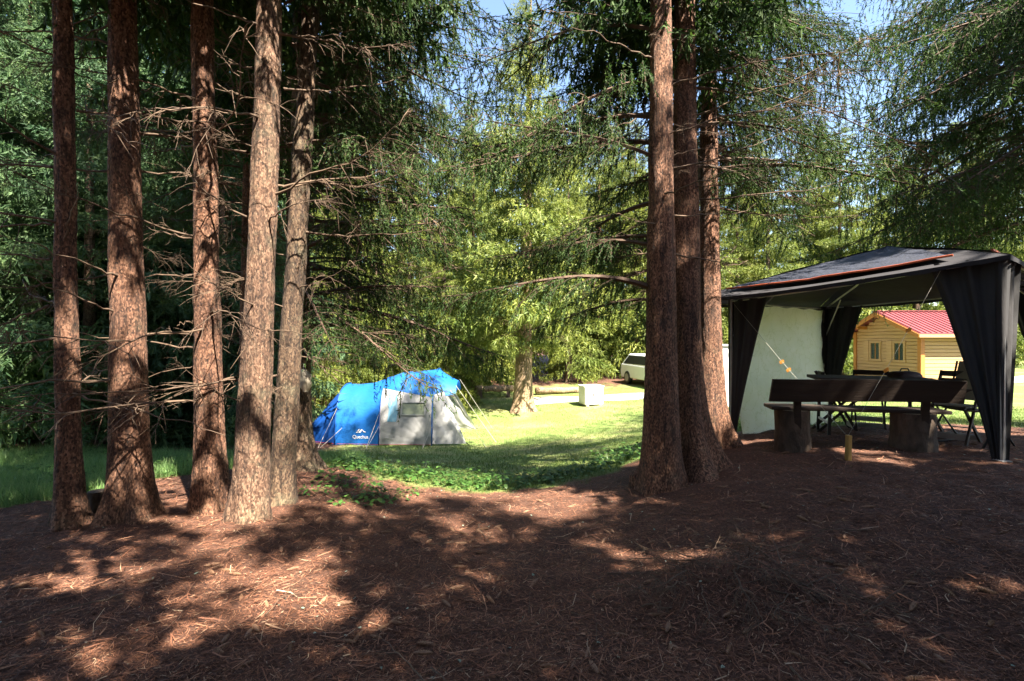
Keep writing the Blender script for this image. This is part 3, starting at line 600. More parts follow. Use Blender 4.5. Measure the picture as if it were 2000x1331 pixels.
for a, b in zip(order, order[1:]+order[:1]):
    n, mrow = 16, 12; rows = []
    for i in range(n+1):
        s = i/n; e = out[a]*(1-s)+out[b]*s; ez = EZ[a]*(1-s)+EZ[b]*s-.05*math.sin(math.pi*s)
        for j in range(mrow+1):
            r = j/mrow; p = e*(1-r)+ctr_*r; z = ez+(pkz-ez)*(r**.9)-.07*math.sin(math.pi*r)*math.sin(math.pi*s)+.012*(vnoise(s*9, r*7, 91)-.5)
            rows.append(L3(p, z))
    ii = np.arange(len(rows)).reshape(n+1, mrow+1)
    q = np.stack([ii[:-1, :-1], ii[1:, :-1], ii[1:, 1:], ii[:-1, 1:]], -1).reshape(-1, 4)
    ro = link('roof_panel', mesh_np('roof_panel', rows, q, M['canopy']), gz)
    # tarp laid over this slope, with its coloured hem
    rows = []; r0 = .10 if a == 'FR' else .14
    for i in range(n+1):
        s = .10+.80*i/n if a in ('FR', 'BL') else .06+.88*i/n
        e = out[a]*(1-s)+out[b]*s; ez = EZ[a]*(1-s)+EZ[b]*s-.05*math.sin(math.pi*s)
        for j in range(11):
            r = r0+(1-r0)*j/10; p = e*(1-r)+ctr_*r; z = ez+(pkz-ez)*(r**.9)-.07*math.sin(math.pi*r)*math.sin(math.pi*s)+.022+.035*vnoise(s*7, r*6, 95)*(1-r*.5)+.02*vnoise(s*22, r*17, 96)
            rows.append(L3(p, z+.05*math.sin(math.pi*s)*math.sin(math.pi*min(1, r*1.1))))
    ii = np.arange(len(rows)).reshape(n+1, 11)
    q = np.stack([ii[:-1, :-1], ii[1:, :-1], ii[1:, 1:], ii[:-1, 1:]], -1).reshape(-1, 4)
    link('tarp_panel', mesh_np('tarp_panel', rows, q, M['tarp']), gz)
    MB().tube([np.array(rows[ii[i, 0]])+np.array([0, 0, .004]) for i in range(n+1)], .013, 5).build('tarp_hem', M['orange'], gz)
    # valance under the eave
    V = []
    for i in range(n+1):
        s = i/n; e = out[a]*(1-s)+out[b]*s; ez = EZ[a]*(1-s)+EZ[b]*s-.05*math.sin(math.pi*s)
        V += [L3(e, ez-.002), L3(e*.998+ctr_*.002, ez-.045-.008*math.sin(s*40))]
    link('valance', mesh_np('valance', V, np.array([[2*i, 2*i+2, 2*i+3, 2*i+1] for i in range(n)]), M['canopy']), gz)
    MB().tube([L3(P4[a], EZ[a]-.03), L3((P4[a]+P4[b])/2, (EZ[a]+EZ[b])/2-.05), L3(P4[b], EZ[b]-.03)], .014, 6).build('eave_bar', M['metal'], gz)
for k in order:
    MB().tube([L3(P4[k], EZ[k]-.03), L3(ctr_*.55+P4[k]*.45, EZ[k]*.45+pkz*.55-.12), L3(ctr_, pkz-.08)], .014, 6).build('roof_strut', M['metal'], gz)
    s_ = ctr_*.3+P4[k]*.7
    MB().tube([L3(P4[k], EZ[k]-.55), L3(s_, EZ[k]*.7+pkz*.3-.12)], .011, 6).build('brace', M['metal'], gz)
def drape(k, other, wtop, name='curtain'):
    p = P4[k]; d = P4[other]-p; d = d/np.linalg.norm(d); nrm = np.array([-d[1], d[0]]); zb = z1(*p); V = []; n, mr = 22, 26
    for j in range(mr+1):
        v = j/mr; z = EZ[k]-.03+(zb+.03-EZ[k])*v; ww = wtop*(1-v)**1.15+.085
        for i in range(n+1):
            s = i/n; q_ = p+d*ww*(s-.06)+nrm*(.035*math.sin(s*17+v*1.5)*(.4+.6*(1-v))+.02*math.sin(s*31))
            V.append(L3(q_, z+(.0 if j else .02)))
    ii = np.arange(len(V)).reshape(mr+1, n+1)
    link(name, mesh_np(name, V, np.stack([ii[:-1, :-1], ii[:-1, 1:], ii[1:, 1:], ii[1:, :-1]], -1).reshape(-1, 4), M['curtain']), gz)
drape('FR', 'FL', .52); drape('FR', 'BR', .45); drape('FL', 'FR', .5); drape('FL', 'BL', .12); drape('BL', 'BR', .55); drape('BL', 'FL', .12); drape('BR', 'BL', .5); drape('BR', 'FR', .5)
# white side sheet between the two left posts
V = []; n, mr = 40, 34; d = P4['BL']-P4['FL']; nrm = np.array([-d[1], d[0]])/np.linalg.norm(d)
for j in range(mr+1):
    v = j/mr
    for i in range(n+1):
        s = i/n; zt = EZ['FL']*(1-s)+EZ['BL']*s-.06-.02*math.sin(math.pi*s*5)**2; zb = z1(*(P4['FL']+d*s))+.02
        q_ = P4['FL']+d*(.02+.95*s)+nrm*(-.03-.10*v**3*(1+math.sin(s*9))+  .07*(vnoise(s*6+v*2.5, v*5-s*2, 101)-.5)+.022*(vnoise(s*26, v*22, 102)-.5))
        V.append(L3(q_, zt+(zb-zt)*v))
ii = np.arange(len(V)).reshape(mr+1, n+1)
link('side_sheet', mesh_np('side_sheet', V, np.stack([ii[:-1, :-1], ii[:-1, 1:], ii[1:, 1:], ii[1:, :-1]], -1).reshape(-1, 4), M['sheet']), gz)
# guy ropes tied to the stake
sx, sy = .69*5.2, 5.2; szz = z1(sx, sy)
stake = tag(MB().bar((0, 0, -.15), (.012, 0, .27), .055, .04).build('wooden_stake', plain('yellow_wood', (.48, .32, .10), (.36, .22, .06), 9, .7, stretch=(4, 4, .5)), bevel=.004, loc=(sx, sy, szz)), 'yellow wooden stake holding the two gazebo guy ropes', 'stake')
top_ = np.array([sx, sy, szz+.255])
for e, flags in ((np.array([P4['FL'][0]-.02, P4['FL'][1]-.1, EZ['FL']-.06]), (.50, .44)), (np.array([4.46, 5.06, 2.33]), (.42, .66))):
    g = MB().tube([top_-GO, (top_+e)/2-GO+np.array([0, 0, -.02]), e-GO], .002, 5).build('guy_rope', M['rope'], gz)
    for f in flags:
        c = top_*(1-f)+e*f+np.array([0, 0, -.025]); r_ = Matrix.Rotation(.6+f, 3, 'Y') @ Matrix.Rotation(.3, 3, 'Z')
        MB().box(c-GO, (.042, .004, .06), r_).build('flag', M['flag'], g)
# ---------------------------------------------------------------- bench on log stumps
M['old_wood'] = plain('weathered_dark_plank', (.045, .028, .02), (.026, .016, .012), 4, .8, .25, 12, (.6, 6, 6))
M['log_bark'] = plain('stump_bark', (.13, .09, .065), (.05, .035, .026), 14, .9, .9, 30, (1, 1, .5))
M['cut'] = plain('cut_wood', (.42, .33, .22), (.28, .2, .12), 14, .8)
bl, br = at(1507, 742, 5.62), at(1882, 742, 5.22)
bx = (br-bl)*np.array([1, 1, 0]); BLn = np.linalg.norm(bx); bx = bx/BLn; by = np.array([-bx[1], bx[0], 0]); bz0 = z1(*((bl+br)/2)[:2])
bench = tag(empty('bench', (*((bl+br)/2)[:2], bz0)), 'long dark plank bench with backrest resting on two log stumps', 'bench')
bench.rotation_euler = (0, 0, math.atan2(bx[1], bx[0]))
zt = (bl[2]+br[2])/2-bz0; hw_ = BLn/2
mb = MB(); nn = 14
prof = [(x, .006*math.sin(x*4), zt-.26-.012*math.sin(x*3+1)) for x in np.linspace(-hw_, hw_, nn)]
V = []
for i, x in enumerate(np.linspace(-hw_, hw_, nn)):
    e = .02*math.sin(x*2.3+.5)
    for (yy, zz) in ((.015, zt-.255+e*.8), (.06, zt-.255+e*.8), (-.02, zt+e*.3), (-.065, zt+e*.3)): V.append((x+.03*(zz-zt)*np.sign(x)*-2, yy, zz))
Fq = [[i*4+a, (i+1)*4+a, (i+1)*4+(a+1) % 4, i*4+(a+1) % 4] for i in range(nn-1) for a in range(4)]+[[0, 1, 2, 3], [(nn-1)*4+3, (nn-1)*4+2, (nn-1)*4+1, (nn-1)*4]]
link('backrest', mesh_np('backrest', V, Fq, M['old_wood'], smooth=False), bench)
MB().box((.02, .33, .452), (BLn*.97, .34, .04)).build('seat', M['old_wood'], bench, bevel=.008)
for x in (-.36*BLn+.03, .335*BLn):
    MB().bar((x+.04, .19, -.1), (x-.01, .048, zt-.05), .04, .075, (1, 0, 0)).build('back_support', M['old_wood'], bench, bevel=.005)
def log_stump(parent, x, y, r, h, seed):
    n = 28; V = []; th = np.linspace(0, 2*math.pi, n, endpoint=False)
    zs = np.linspace(-.12, h, 9)
    for z in zs:
        rr = r*(1+.10*(vnoise(np.abs(th-math.pi)*1.5, np.full(n, z*2), seed)-.5)+.08*(vnoise(th*5, np.full(n, z*3), seed+1)-.5)+.06*(z < .1))
        V += list(np.stack([x+rr*np.cos(th), y+rr*np.sin(th), np.full(n, z)], -1))
    Fq = [[i*n+j, i*n+(j+1) % n, (i+1)*n+(j+1) % n, (i+1)*n+j] for i in range(8) for j in range(n)]
    o = MB().add(V, Fq).build('log_leg', M['log_bark'], parent, True)
    t = V[-n:]; MB().add([np.array(p)+np.array([0, 0, .001]) for p in t], [list(range(n))]).build('cut_face', M['cut'], o)
log_stump(bench, -.335*BLn, .30, .19, .43, 5); log_stump(bench, .335*BLn, .30, .21, .43, 8)
# ---------------------------------------------------------------- table and chairs under the gazebo
tb = at(1700, 738, 6.55); tzg = z1(tb[0], tb[1]); th_ = .76
table = tag(empty('table', (tb[0], tb[1], tzg), R(-20)), 'dark folding table in the middle under the gazebo', 'table')
MB().box((0, 0, th_-.02), (1.35, .75, .04)).build('table_top', M['old_wood'], table, bevel=.006)
for x in (-.55, .55):
    for y in (-.3, .3): MB().bar((x, y, -.03), (x*.95, y*.9, th_-.04), .035).build('leg', M['black'], table)
    MB().bar((x*.98, -.28, .15), (x*.98, .28, .15), .025).build('crossbar', M['twhite'], table)
bag = tag(MB().build('tmp', M['black']) if False else empty('bag', (tb[0]+.42, tb[1]-.05, tzg+th_), .2), 'dark rounded bag lying on the table under the gazebo', 'bag')
V = []
for i in range(9):
    for j in range(16):
        a = i/8*math.pi/2; b = j/16*2*math.pi
        V.append((.22*math.copysign(abs(math.cos(b))**.6, math.cos(b))*math.cos(a)**.5, .12*math.copysign(abs(math.sin(b))**.6, math.sin(b))*math.cos(a)**.5, .085*math.sin(a)**.8+.01*math.sin(b*3)*math.cos(a)))
Fq = [[i*16+j, i*16+(j+1) % 16, (i+1)*16+(j+1) % 16, (i+1)*16+j] for i in range(8) for j in range(16)]
MB().add(V, Fq).build('body', plain('maroon_cloth', (.06, .02, .02), (.03, .012, .012), 6, .7), bag, True)
MB().tube([(-.08, 0, .08), (-.05, 0, .12), (.05, 0, .12), (.08, 0, .08)], .008, 6).build('handle', M['black'], bag)
M['chair_wood'] = plain('dark_stained_wood', (.05, .035, .028), (.03, .02, .016), 8, .6)
M['chair_bar'] = plain('grey_painted_wood', (.45, .45, .47), (.36, .36, .38), 8, .6)
def folding_chair(x, y, rz, label):
    c = tag(empty('folding_chair', (x, y, z1(x, y)), rz), label, 'chair', 'folding chairs under the gazebo')
    for s in (-.2, .2):
        MB().bar((s, -.24, -.02), (s, .22, .86), .022, .035).build('back_leg', M['chair_wood'], c)
        MB().bar((s*.86, .27, -.02), (s*.86, -.20, .46), .022, .035).build('front_leg', M['chair_wood'], c)
    for k in range(5): MB().box((0, -.18+.085*k, .455), (.40, .07, .018)).build('seat_slat', M['chair_wood'], c, bevel=.003)
    for z, yy in ((.62, .105), (.74, .165), (.83, .21)): MB().box((0, yy-.025, z), (.40, .016, .07)).build('back_slat', M['chair_wood'], c, bevel=.003)
    MB().box((0, -.185, .10), (.37, .018, .07)).build('crossbar', M['chair_bar'], c); MB().box((0, .215, .06), (.31, .018, .06)).build('crossbar', M['chair_bar'], c)
    return c
for px, d, rz, lab in ((1632, 7.15, 1.2, 'folding wooden chair beside the white side sheet'), (1697, 7.3, 2.6, 'folding wooden chair at the far side of the table, facing the cabin'), (1862, 5.95, -1.1, 'folding wooden chair with pale crossbars next to the camp armchair')):
    folding_chair((px-1000)/F*d, d, rz, lab)
cx_, cy_ = .94*5.75, 5.75
cc = tag(empty('camp_chair', (cx_, cy_, z1(cx_, cy_)), -1.25), 'metal-framed camp armchair beside the large front curtain', 'chair')
for s in (-.27, .27):
    MB().tube([(s, -.26, .0), (s, .22, 0), (s, .30, .02), (s, -.12, .44)], .011, 6).build('leg', M['black'], cc, True)
    MB().tube([(s, -.28, .02), (s, .10, .44), (s, .27, .98)], .011, 6).build('back_frame', M['black'], cc, True)
    MB().tube([(s, -.28, .64), (s, .16, .66)], .016, 6).build('armrest', M['black'], cc, True); MB().tube([(s, -.24, .63), (s, -.16, .44)], .010, 6).build('arm_post', M['black'], cc)
V = []; 
for i in range(9):
    for j in range(7):
        s = -.26+.52*j/6; V.append((s, -.22+.36*i/8, .45-.03*math.sin(math.pi*i/8)-.02*math.sin(math.pi*j/6)))
MB().add(V, [[i*7+j, i*7+j+1, (i+1)*7+j+1, (i+1)*7+j] for i in range(8) for j in range(6)]).build('seat', plain('tan_cloth', (.30, .27, .20), None, 8, .8), cc, True)
V = [(-.26+.52*j/6, .13+.16*i/6-.02*math.sin(math.pi*j/6), .52+.46*i/6) for i in range(7) for j in range(7)]
MB().add(V, [[i*7+j, i*7+j+1, (i+1)*7+j+1, (i+1)*7+j] for i in range(6) for j in range(6)]).build('backrest', plain('tan_cloth_back', (.30, .27, .20), None, 8, .8), cc, True)
# ---------------------------------------------------------------- wooden cabin
M['pine'] = plain('pine_board', (.46, .29, .15), (.36, .205, .09), 2.5, .6, .3, 20, (.5, .5, 9))
M['pine_o'] = plain('orange_pine_trim', (.42, .17, .04), (.34, .13, .03), 3, .55, stretch=(5, 5, .6))
M['roofred'] = plain('red_metal_roof', (.22, .05, .055), (.17, .04, .045), 3, .45)
x0, x1, y0, y1 = 14.3, 16.35, 17.0, 20.2; zb = z1(15.3, 18)-.03; we = 2.33; rh = 3.0
cab = tag(empty('cabin', ((x0+x1)/2, (y0+y1)/2, zb)), 'small pine cabin with red ribbed roof on the lawn behind the gazebo', 'cabin')
CO = np.array([(x0+x1)/2, (y0+y1)/2, 0]); X0, X1, Y0, Y1 = x0-CO[0], x1-CO[0], y0-CO[1], y1-CO[1]
MB().box((0, 0, (we-.05)/2), (X1-X0-.08, Y1-Y0-.08, we-.05)).build('inner_wall', M['pine'], cab)
wins = [(19.35, 18.87), (18.16, 17.70)]
bh = .128; k = 0; z = .02
while z < rh-.12:
    zc = z+bh/2; ins = max(0, (zc-we)/(rh-we))*(Y1-Y0)/2
    for xw in (X0, X1):
        if Y1-Y0-2*ins > .3:
            segs = [(Y0+ins, Y1-ins)]
            if xw == X0 and 1.20 < zc < 1.95:
                ws = sorted((b-CO[1]-.05, a-CO[1]+.05) for a, b in wins); segs = [(Y0+ins, ws[0][0]), (ws[0][1], ws[1][0]), (ws[1][1], Y1-ins)]
            for a, b in segs: MB().box((xw, (a+b)/2, zc), (.045, b-a, bh-.016)).build('board', M['pine'], cab, bevel=.006)
    if zc < we:
        for yw in (Y0, Y1): MB().box((0, yw, zc), (X1-X0-.03, .045, bh-.016)).build('board', M['pine'], cab, bevel=.006)
    z += bh
MB().add([(X0+.01, Y0, we-.1), (X0+.01, Y1, we-.1), (X0+.01, 0, rh-.06), (X1-.01, Y0, we-.1), (X1-.01, Y1, we-.1), (X1-.01, 0, rh-.06)], [[0, 2, 1], [3, 4, 5]]).build('gable', M['pine'], cab)
for xx in (X0, X1):
    for yy in (Y0, Y1): MB().box((xx, yy, we/2), (.15, .15, we)).build('corner_post', M['pine_o'], cab, bevel=.01)
for a, b in wins:
    a, b = a-CO[1], b-CO[1]; f = empty('window', (X0, (a+b)/2, 1.57)); f.parent = cab; ww = abs(a-b); hh = .70
    MB().box((-.012, 0, 0), (.02, ww-.04, hh-.04)).build('pane', M['glass'], f); MB().box((.012, 0, 0), (.01, ww-.02, hh-.02)).build('dark_interior', M['black'], f)
    for c, s in (((-.03, 0, hh/2), (.05, ww+.16, .08)), ((-.03, 0, -hh/2), (.05, ww+.16, .08)), ((-.03, ww/2+.02, 0), (.05, .08, hh-.08)), ((-.03, -ww/2-.02, 0), (.05, .08, hh-.08))): MB().box(c, s).build('frame', M['pine'], f)
    MB().box((-.02, 0, 0), (.03, .03, hh-.08)).build('mullion', M['pine_o'], f)
    sh = MB().box((-.06, ww/2+.20, 0), (.03, .26, hh+.1)).build('shutter', M['pine'], f)
RX0, RX1, OY = X0-.42, X1+.50, .42; slope = (rh-we)/((Y1-Y0)/2)
for sg in (-1, 1):
    ye = sg*((Y1-Y0)/2+OY); ze = we-OY*slope+.04
    pan = MB().add([(RX0, 0, rh+.05), (RX1, 0, rh+.05), (RX1, ye, ze), (RX0, ye, ze), (RX0, 0, rh+.09), (RX1, 0, rh+.09), (RX1, ye, ze+.04), (RX0, ye, ze+.04)], [[0, 1, 2, 3], [7, 6, 5, 4], [0, 4, 5, 1], [2, 6, 7, 3], [1, 5, 6, 2], [3, 7, 4, 0]]).build('roof', M['roofred'], cab)
    for xx in np.arange(RX0+.05, RX1, .19): MB().bar((xx, 0, rh+.105), (xx, ye*.999, ze+.055), .028, .035).build('seam', M['roofred'], pan)
    MB().bar((RX0-.02, 0, rh-.02), (RX0-.02, ye, ze-.06), .03, .14).build('barge_board', M['pine_o'], cab); MB().bar((RX1+.02, 0, rh-.02), (RX1+.02, ye, ze-.06), .03, .14).build('barge_board', M['pine_o'], cab)
    MB().bar((RX0, ye+.0*sg, ze-.055), (RX1, ye, ze-.055), .03, .10).build('eave_board', M['pine'], cab)
    for xx in np.arange(X0+.05, X1, .55): MB().bar((xx, 0, rh-.03), (xx, ye*.985, ze-.05), .06, .09).build('rafter', M['pine_o'], cab)
MB().bar((RX0-.01, 0, rh+.11), (RX1+.01, 0, rh+.11), .22, .03).build('ridge_cap', M['roofred'], cab)
for yy in (-1.0, 0, 1.0): MB().bar((RX0+.02, yy, rh-abs(yy)*slope-.09), (X0, yy, rh-abs(yy)*slope-.09), .09, .12).build('purlin_end', M['pine_o'], cab)
# ---------------------------------------------------------------- things on and beyond the lawn
wx, wy = at(1154, 792, 17.8)[:2]
wb = tag(empty('white_box', (wx, wy, z1(wx, wy)), .25), 'white plastic box standing on the lawn in front of the gravel track', 'box')
MB().box((0, 0, .36), (.72, .62, .64)).build('body', M['twhite'], wb, bevel=.03); MB().box((0, 0, .70), (.76, .66, .05)).build('lid', M['twhite'], wb, bevel=.012)
for s in (-.25, .25): MB().box((s, 0, .01), (.1, .6, .07)).build('skid', M['metal'], wb)
for s in (-.175, .175): MB().box((s, -.318, .36), (.32, .02, .54)).build('door', M['twhite'], wb, bevel=.006)
MB().box((-.04, -.34, .42), (.025, .03, .12)).build('handle', M['black'], wb)
for k in range(4): MB().box((.18, -.331, .2+.03*k), (.16, .012, .012)).build('vent_slat', M['metal'], wb)
def lying_log(px0, px1, d, r, label, stand):
    a, b = at(px0, 700, d), at(px1, 700, d+.3); za = max(z1(*a[:2]), z1(*b[:2])); h = r+(.22 if stand else -.02)
    t = tag(empty('log', ((a[0]+b[0])/2, (a[1]+b[1])/2, za)), label, 'log', 'logs lying behind the lawn'); O = np.array(t.location)
    pts = [a+(b-a)*k/8 for k in range(9)]; pts = [np.array([p[0], p[1]+.02*math.sin(k), za+h+.015*math.sin(k*2.1)])-O for k, p in enumerate(pts)]
    MB().tube(pts, [r*(1+.08*math.sin(k*1.7)) for k in range(9)], 14).build('stem', M['bark_pale'], t, True)
    if stand:
        for k in (1, 7): MB().box((pts[k][0], pts[k][1], .1), (.16, .3, .3)).build('support', M['log_bark'], t)
lying_log(928, 1002, 20.3, .13, 'pale log raised on short supports behind the old spruce', True)
lying_log(1046, 1130, 20.8, .14, 'pale thick log lying on the grass behind the white box', False)
# car, mostly hidden behind the trunks
cxx, cyy = 6.7, 22.5
car = tag(empty('parked_car', (cxx, cyy, z1(cxx, cyy)), R(12)), 'white parked car half hidden behind the close spruce group', 'car')
def shell(profile, w0, w1, z_split):
    n = len(profile); V = []
    for s in (-1, 1):
        for (y, z) in profile: V.append((s*(w0 if z < z_split else w1), y, z))
    return V, [[i, (i+1) % n, n+(i+1) % n, n+i] for i in range(n)]+[list(range(n))[::-1], list(range(n, 2*n))]
body = [(-2.05, .28), (-2.1, .6), (-1.95, .78), (-1.05, .92), (2.0, .96), (2.1, .6), (2.05, .28)]
MB().add(*shell(body, .86, .86, 9)).build('body', M['twhite'], car, bevel=.06)
MB().add(*shell([(-1.05, .90), (-.35, 1.42), (1.5, 1.45), (1.98, .94)], .84, .66, 1.2)).build('cabin_roof', M['twhite'], car, bevel=.06)
MB().add([(-.70, -1.02, .96), (.70, -1.02, .96), (.60, -.42, 1.38), (-.60, -.42, 1.38)], [[0, 1, 2, 3]]).build('windscreen', M['black'], car)
for s in (-1, 1):
    MB().add([(s*.85, -.8, .97), (s*.85, 1.75, .97), (s*.71, 1.4, 1.36), (s*.71, -.3, 1.36)], [[0, 1, 2, 3]]).build('side_window', M['black'], car)
    MB().box((s*.62, -2.06, .66), (.32, .06, .14)).build('headlight', M['glass'], car, bevel=.02)
    for yy in (-1.3, 1.3):
        wv = MB().tube([(s*.70, yy, .31), (s*.89, yy, .31)], .31, 20).build('wheel', M['black'], car, bevel=.03); MB().tube([(s*.80, yy, .31), (s*.90, yy, .31)], .19, 16).build('rim', M['metal'], wv)
kx, ky = 6.35, 15.6
kb = tag(empty('white_cabin', (kx, ky, z1(kx, ky))), 'tall white cabin showing in the gap beside the dark gazebo curtain', 'cabin')
MB().box((0, 0, 1.0), (1.0, 1.1, 1.9)).build('wall', M['twhite'], kb, bevel=.02); MB().box((0, 0, 1.99), (1.1, 1.2, .08)).build('roof', M['tgrey'], kb, bevel=.03)
dr = MB().box((.1, -.565, .95), (.66, .03, 1.7)).build('door', M['twhite'], kb, bevel=.01); MB().box((-.15, -.59, .95), (.04, .03, .14)).build('handle', M['black'], dr)
for yy in (-.3, .3): MB().box((0, yy, .0), (.9, .12, .14)).build('skid', M['metal'], kb)
# stump by the thin trunk, bag on the rough trunk
sx_, sy_ = at(190, 990, 4.55)[:2]
st = tag(empty('tree_stump', (sx_, sy_, z1(sx_, sy_))), 'small dark stump beside the thinnest spruce trunk', 'stump')
log_stump(st, 0, 0, .07, .19, 15); [setattr(c, 'name', 'stump_wood') for c in st.children]; st.children[0].children[0].data.materials[0] = M['log_bark']
bpos = at(594, 742, 6.5)
cb = tag(empty('cloth_bag', tuple(bpos)), 'pale crumpled cloth bag tied to the rough grey trunk', 'bag')
V = []
for i in range(9):
    for j in range(10):
        a = i/8; b = j/10*2*math.pi; rr = (.03+.07*math.sin(math.pi*min(1, a*1.05))**.8)*(1+.25*math.sin(b*3+i))
        V.append((rr*math.cos(b)+.03*a, .6*rr*math.sin(b)-.03, .14-.30*a))
MB().add(V, [[i*10+j, i*10+(j+1) % 10, (i+1)*10+(j+1) % 10, (i+1)*10+j] for i in range(8) for j in range(10)]).build('cloth', plain('beige_cloth', (.58, .52, .42), (.4, .35, .27), 9, .8), cb, True)
MB().tube([(0, -.02, .13), (-.03, .06, .2), (-.08, .14, .22)], .006, 5).build('string', M['rope'], cb)
# ---------------------------------------------------------------- low plants, grass, litter
def plant_mesh(seed, n=26, h=.22, sp=.24, big=.075):
    rg = np.random.default_rng(seed); V = []; Fs = []
    for k in range(n):
        az = rg.random()*6.28; r = sp*math.sqrt(rg.random()); hh = h*rg.uniform(.3, 1)*(1-.4*r/sp); c = np.array([r*math.cos(az), r*math.sin(az), hh])
        l = big*rg.uniform(.6, 1.35); a2 = az+rg.normal(0, .7); d = np.array([math.cos(a2), math.sin(a2), rg.uniform(-.5, .3)]); s = np.array([-math.sin(a2), math.cos(a2), rg.uniform(-.2, .2)])*l*.36
        b = len(V); V += [c, c+d*l*.35+s, c+d*l*.35-s, c+d*l*.75+s*.75-np.array([0, 0, .1*l]), c+d*l*.75-s*.75-np.array([0, 0, .1*l]), c+d*l-np.array([0, 0, .25*l])]
        Fs += [[b, b+1, b+2], [b+1, b+3, b+2], [b+2, b+3, b+4], [b+3, b+5, b+4]]
        b = len(V); V += [np.array([c[0]*.4-.003, c[1]*.4, 0]), np.array([c[0]*.4+.003, c[1]*.4, 0]), c]; Fs += [[b, b+1, b+2]]
    return mesh_np('leafy_plant', np.array(V), np.array(Fs), M['leaf'], smooth=False)
PL = [plant_mesh(400+k) for k in range(4)]
rg = np.random.default_rng(77); pts = []
for _ in range(4000):
    zone = rg.random()
    if zone < .03: x, y = rg.uniform(-2.2, -1.2), rg.uniform(4.9, 6.4)
    elif zone < .42: x, y = rg.uniform(-2.6, -.2), rg.uniform(6.5, 8.6)
    elif zone < .75: x, y = rg.uniform(-.2, 2.4), rg.uniform(6.5, 7.9)
    else: x, y = rg.uniform(-8.5, -4.1), rg.uniform(5.3, 9.4)
    yb = np.interp(x, YB[:, 0], YB[:, 1])
    if (y < yb+.1 and zone >= .03) or (x > -4 and y > yb+1.1): continue
    if any((x-a)**2+(y-b)**2 < .16**2 for a, b in pts) or math.hypot(x+2.8, y-6.8) < .5: continue
    pts.append((x, y))
    if len(pts) >= 170: break
for i, (x, y) in enumerate(pts):
    o = link('leafy_plant', PL[i % 4], None, (x, y, z1(x, y)-.01), (0, 0, rg.random()*6.28), rg.uniform(.6, 1.15))
    if x > -4: tag(o, 'low broad-leaved green plant on the bank where needles meet grass', 'plant', 'leafy plants along the bank')
    else: tag(o, 'low leafy plant in the shaded grass behind the row of trunks', 'plant', 'plants in the shaded grass')
def blades(n, xs, ys, h, wd, seed, cond, mat='grass'):
    rg = np.random.default_rng(seed); x = rg.uniform(*xs, n); u = rg.random(n); y = ys[0]*(ys[1]/ys[0])**u
    keep = (mask(x, y) > rg.random(n)) & cond(x, y) & (np.abs(x) < y*1.12+.5); x, y = x[keep], y[keep]; n = len(x)
    clump = .55+.9*vnoise(x*2.2, y*2.2, 9); hh = rg.uniform(.4, 1.2, n)*h*clump; a = rg.random(n)*6.28; ln = rg.normal(0, .35, (n, 2))
    B = np.stack([x, y, tz(x, y)-.005], -1); s = np.stack([np.cos(a), np.sin(a), 0*a], -1)*wd/2
    T = B+np.stack([ln[:, 0]*hh, ln[:, 1]*hh, hh], -1); V = np.stack([B-s, B+s, T], 1).reshape(-1, 3)
    return mesh_np('grass', V, np.arange(len(V)).reshape(-1, 3), M[mat], smooth=False)
tag(link('lawn_grass', blades(190000, (-9, 14), (6.0, 24), .055, .010, 5, lambda x, y: x > -4.6)), 'short mown grass of the sunny lawn around the tent', 'grass', kind='stuff')
tag(link('shaded_grass', blades(90000, (-11, -2.6), (4.4, 10), .17, .009, 6, lambda x, y: x < -2.9, 'grass_long')), 'longer bluish green grass growing behind the row of trunks', 'grass', kind='stuff')
# needle litter
rg = np.random.default_rng(21)
def litter(n, ymin, ymax, lr, wr, up, seed, name, mat, label):
    rg = np.random.default_rng(seed); y = ymin*(ymax/ymin)**rg.random(n); x = rg.uniform(-1.15, 1.15, n)*(y+.3)
    k = mask(x, y) < .4; x, y = x[k], y[k]; n = len(x); a = rg.random(n)*6.28; l = rg.uniform(*lr, n)*rg.uniform(.5, 1, n); wdt = rg.uniform(*wr, n)
    pile = np.exp(-(((x-1.35)/.6)**2+((y-3.05)/.4)**2)); tilt = rg.normal(0, .16+.35*pile, n)
    c = np.stack([x, y, tz(x, y)+np.abs(rg.normal(0, up, n))*(1+3*pile)+.002], -1); d = np.stack([np.cos(a)*np.cos(tilt), np.sin(a)*np.cos(tilt), np.sin(tilt)], -1)
    s = np.stack([-np.sin(a), np.cos(a), rg.normal(0, .4, n)], -1)*wdt[:, None]/2; bend = np.stack([-np.sin(a), np.cos(a), 0*a], -1)*(rg.normal(0, .12, n)*l)[:, None]
    V = np.stack([c-d*l[:, None]/2-s, c-d*l[:, None]/2+s, c+bend+s, c+bend-s, c+d*l[:, None]/2], 1).reshape(-1, 3); b = np.arange(n)[:, None]*5
    Fq = np.concatenate([b+np.array([[0, 1, 2]]), b+np.array([[0, 2, 3]]), b+np.array([[3, 2, 4]])])
    tag(link(name, mesh_np(name, V, Fq, mat, smooth=False)), label, 'litter', kind='stuff')
litter(190000, 1.7, 9, (.02, .075), (.0018, .0036), .006, 1, 'needle_litter', M['litter'], 'reddish brown fallen spruce needles covering the forest floor')
litter(9500, 1.7, 8, (.08, .32), (.0025, .0055), .012, 2, 'twig_litter', M['litter'], 'thin dry fallen twigs strewn over the needle floor')
litter(1600, 1.7, 8, (.02, .045), (.007, .016), .005, 3, 'bark_flakes', M['litter'], 'small bark flakes and scales scattered on the needle floor')
litter(260, 1.7, 7, (.015, .035), (.008, .018), .008, 4, 'lichen_tufts', island('lichen', [(0, (.14, .19, .14)), (1, (.28, .33, .26))], .8), 'pale green lichen scraps fallen on the needle floor')
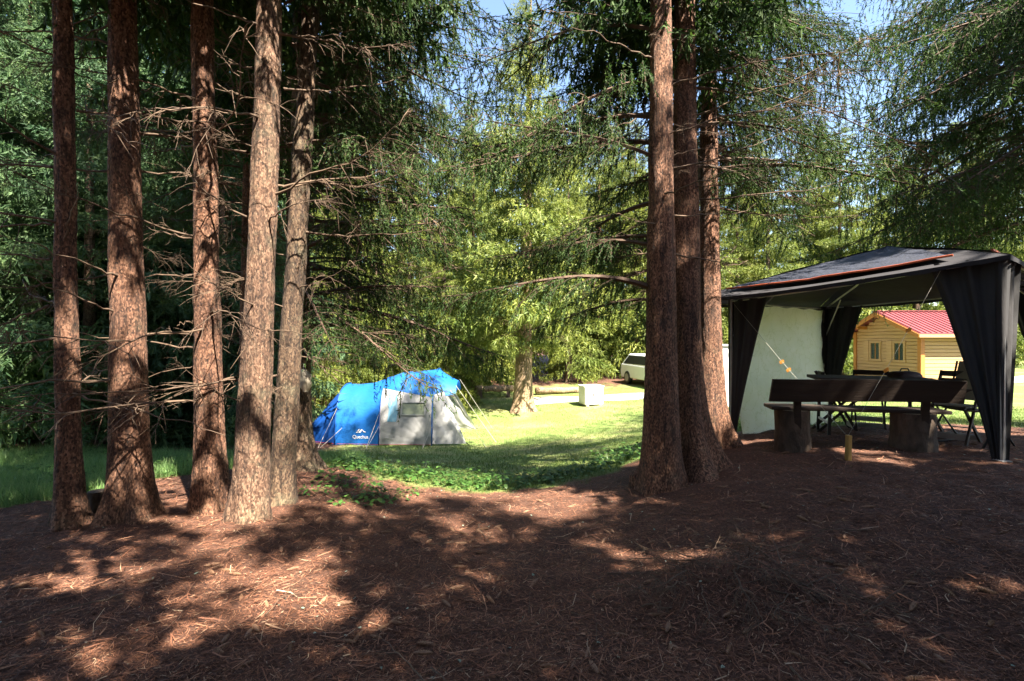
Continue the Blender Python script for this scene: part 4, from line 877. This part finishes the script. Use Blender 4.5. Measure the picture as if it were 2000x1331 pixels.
# brush pile on the mound
bp = tag(empty('brush_pile', (1.35, 3.05, z1(1.35, 3.05))), 'tangled heap of dead spruce twigs on the dark forest floor', 'brush pile'); rg = np.random.default_rng(31)
for k in range(46):
    x, y = rg.normal(0, .36), rg.normal(0, .2)
    link('twig', DEAD[rg.integers(1, 7)], bp, (x, y, z1(1.35+x, 3.05+y)-bp.location.z+rg.uniform(0, .05)), (rg.uniform(-.4, .4), rg.uniform(-.35, .15), rg.random()*6.28), rg.uniform(.25, .6))
# cones and sticks
th = np.linspace(0, 2*math.pi, 9)[:-1]; V = []; ns = 17
for i in range(ns):
    s = i/(ns-1); r = .0165*math.sin(math.pi*(.08+.90*s))**.7*(1.0 if i % 2 else .72)
    V += [(-.06+.12*s+.006*(i % 2), r*math.cos(t+.4*i), r*math.sin(t+.4*i)) for t in th]
Fq = [[i*8+j, i*8+(j+1) % 8, (i+1)*8+(j+1) % 8, (i+1)*8+j] for i in range(ns-1) for j in range(8)]+[list(range(8))[::-1], list(range((ns-1)*8, ns*8))]
CONE = mesh_np('spruce_cone', V, Fq, M['cone'], smooth=False)
rg = np.random.default_rng(41); n = 0
while n < 260:
    y = 1.9*(6/1.9)**rg.random(); x = rg.uniform(-1.05, 1.05)*y
    if rg.random() > .35+.65*(vnoise(x*1.2, y*1.2, 44) > .5) or mask(np.array([x]), np.array([y]))[0] > .3: continue
    s = rg.uniform(.55, .9)
    tag(link('spruce_cone', CONE, None, (x, y, z1(x, y)+.010*s), (rg.random()*6, rg.normal(0, .12), rg.random()*6.28), s), 'brown spruce cone lying on the needle-covered forest floor', 'cone', 'spruce cones on the forest floor'); n += 1
for i in range(24):
    y = 2.1*(5.5/2.1)**rg.random(); x = rg.uniform(-1, 1)*y
    if mask(np.array([x]), np.array([y]))[0] > .3: continue
    tag(link('fallen_stick', DEAD[[0, 4, 7, 1][i % 4]], None, (x, y, z1(x, y)+.02), (rg.uniform(-1.5, 1.5), rg.normal(0, .05), rg.random()*6.28), rg.uniform(.3, .7)), 'dry fallen stick lying on the needle-covered forest floor', 'stick', 'sticks on the forest floor')
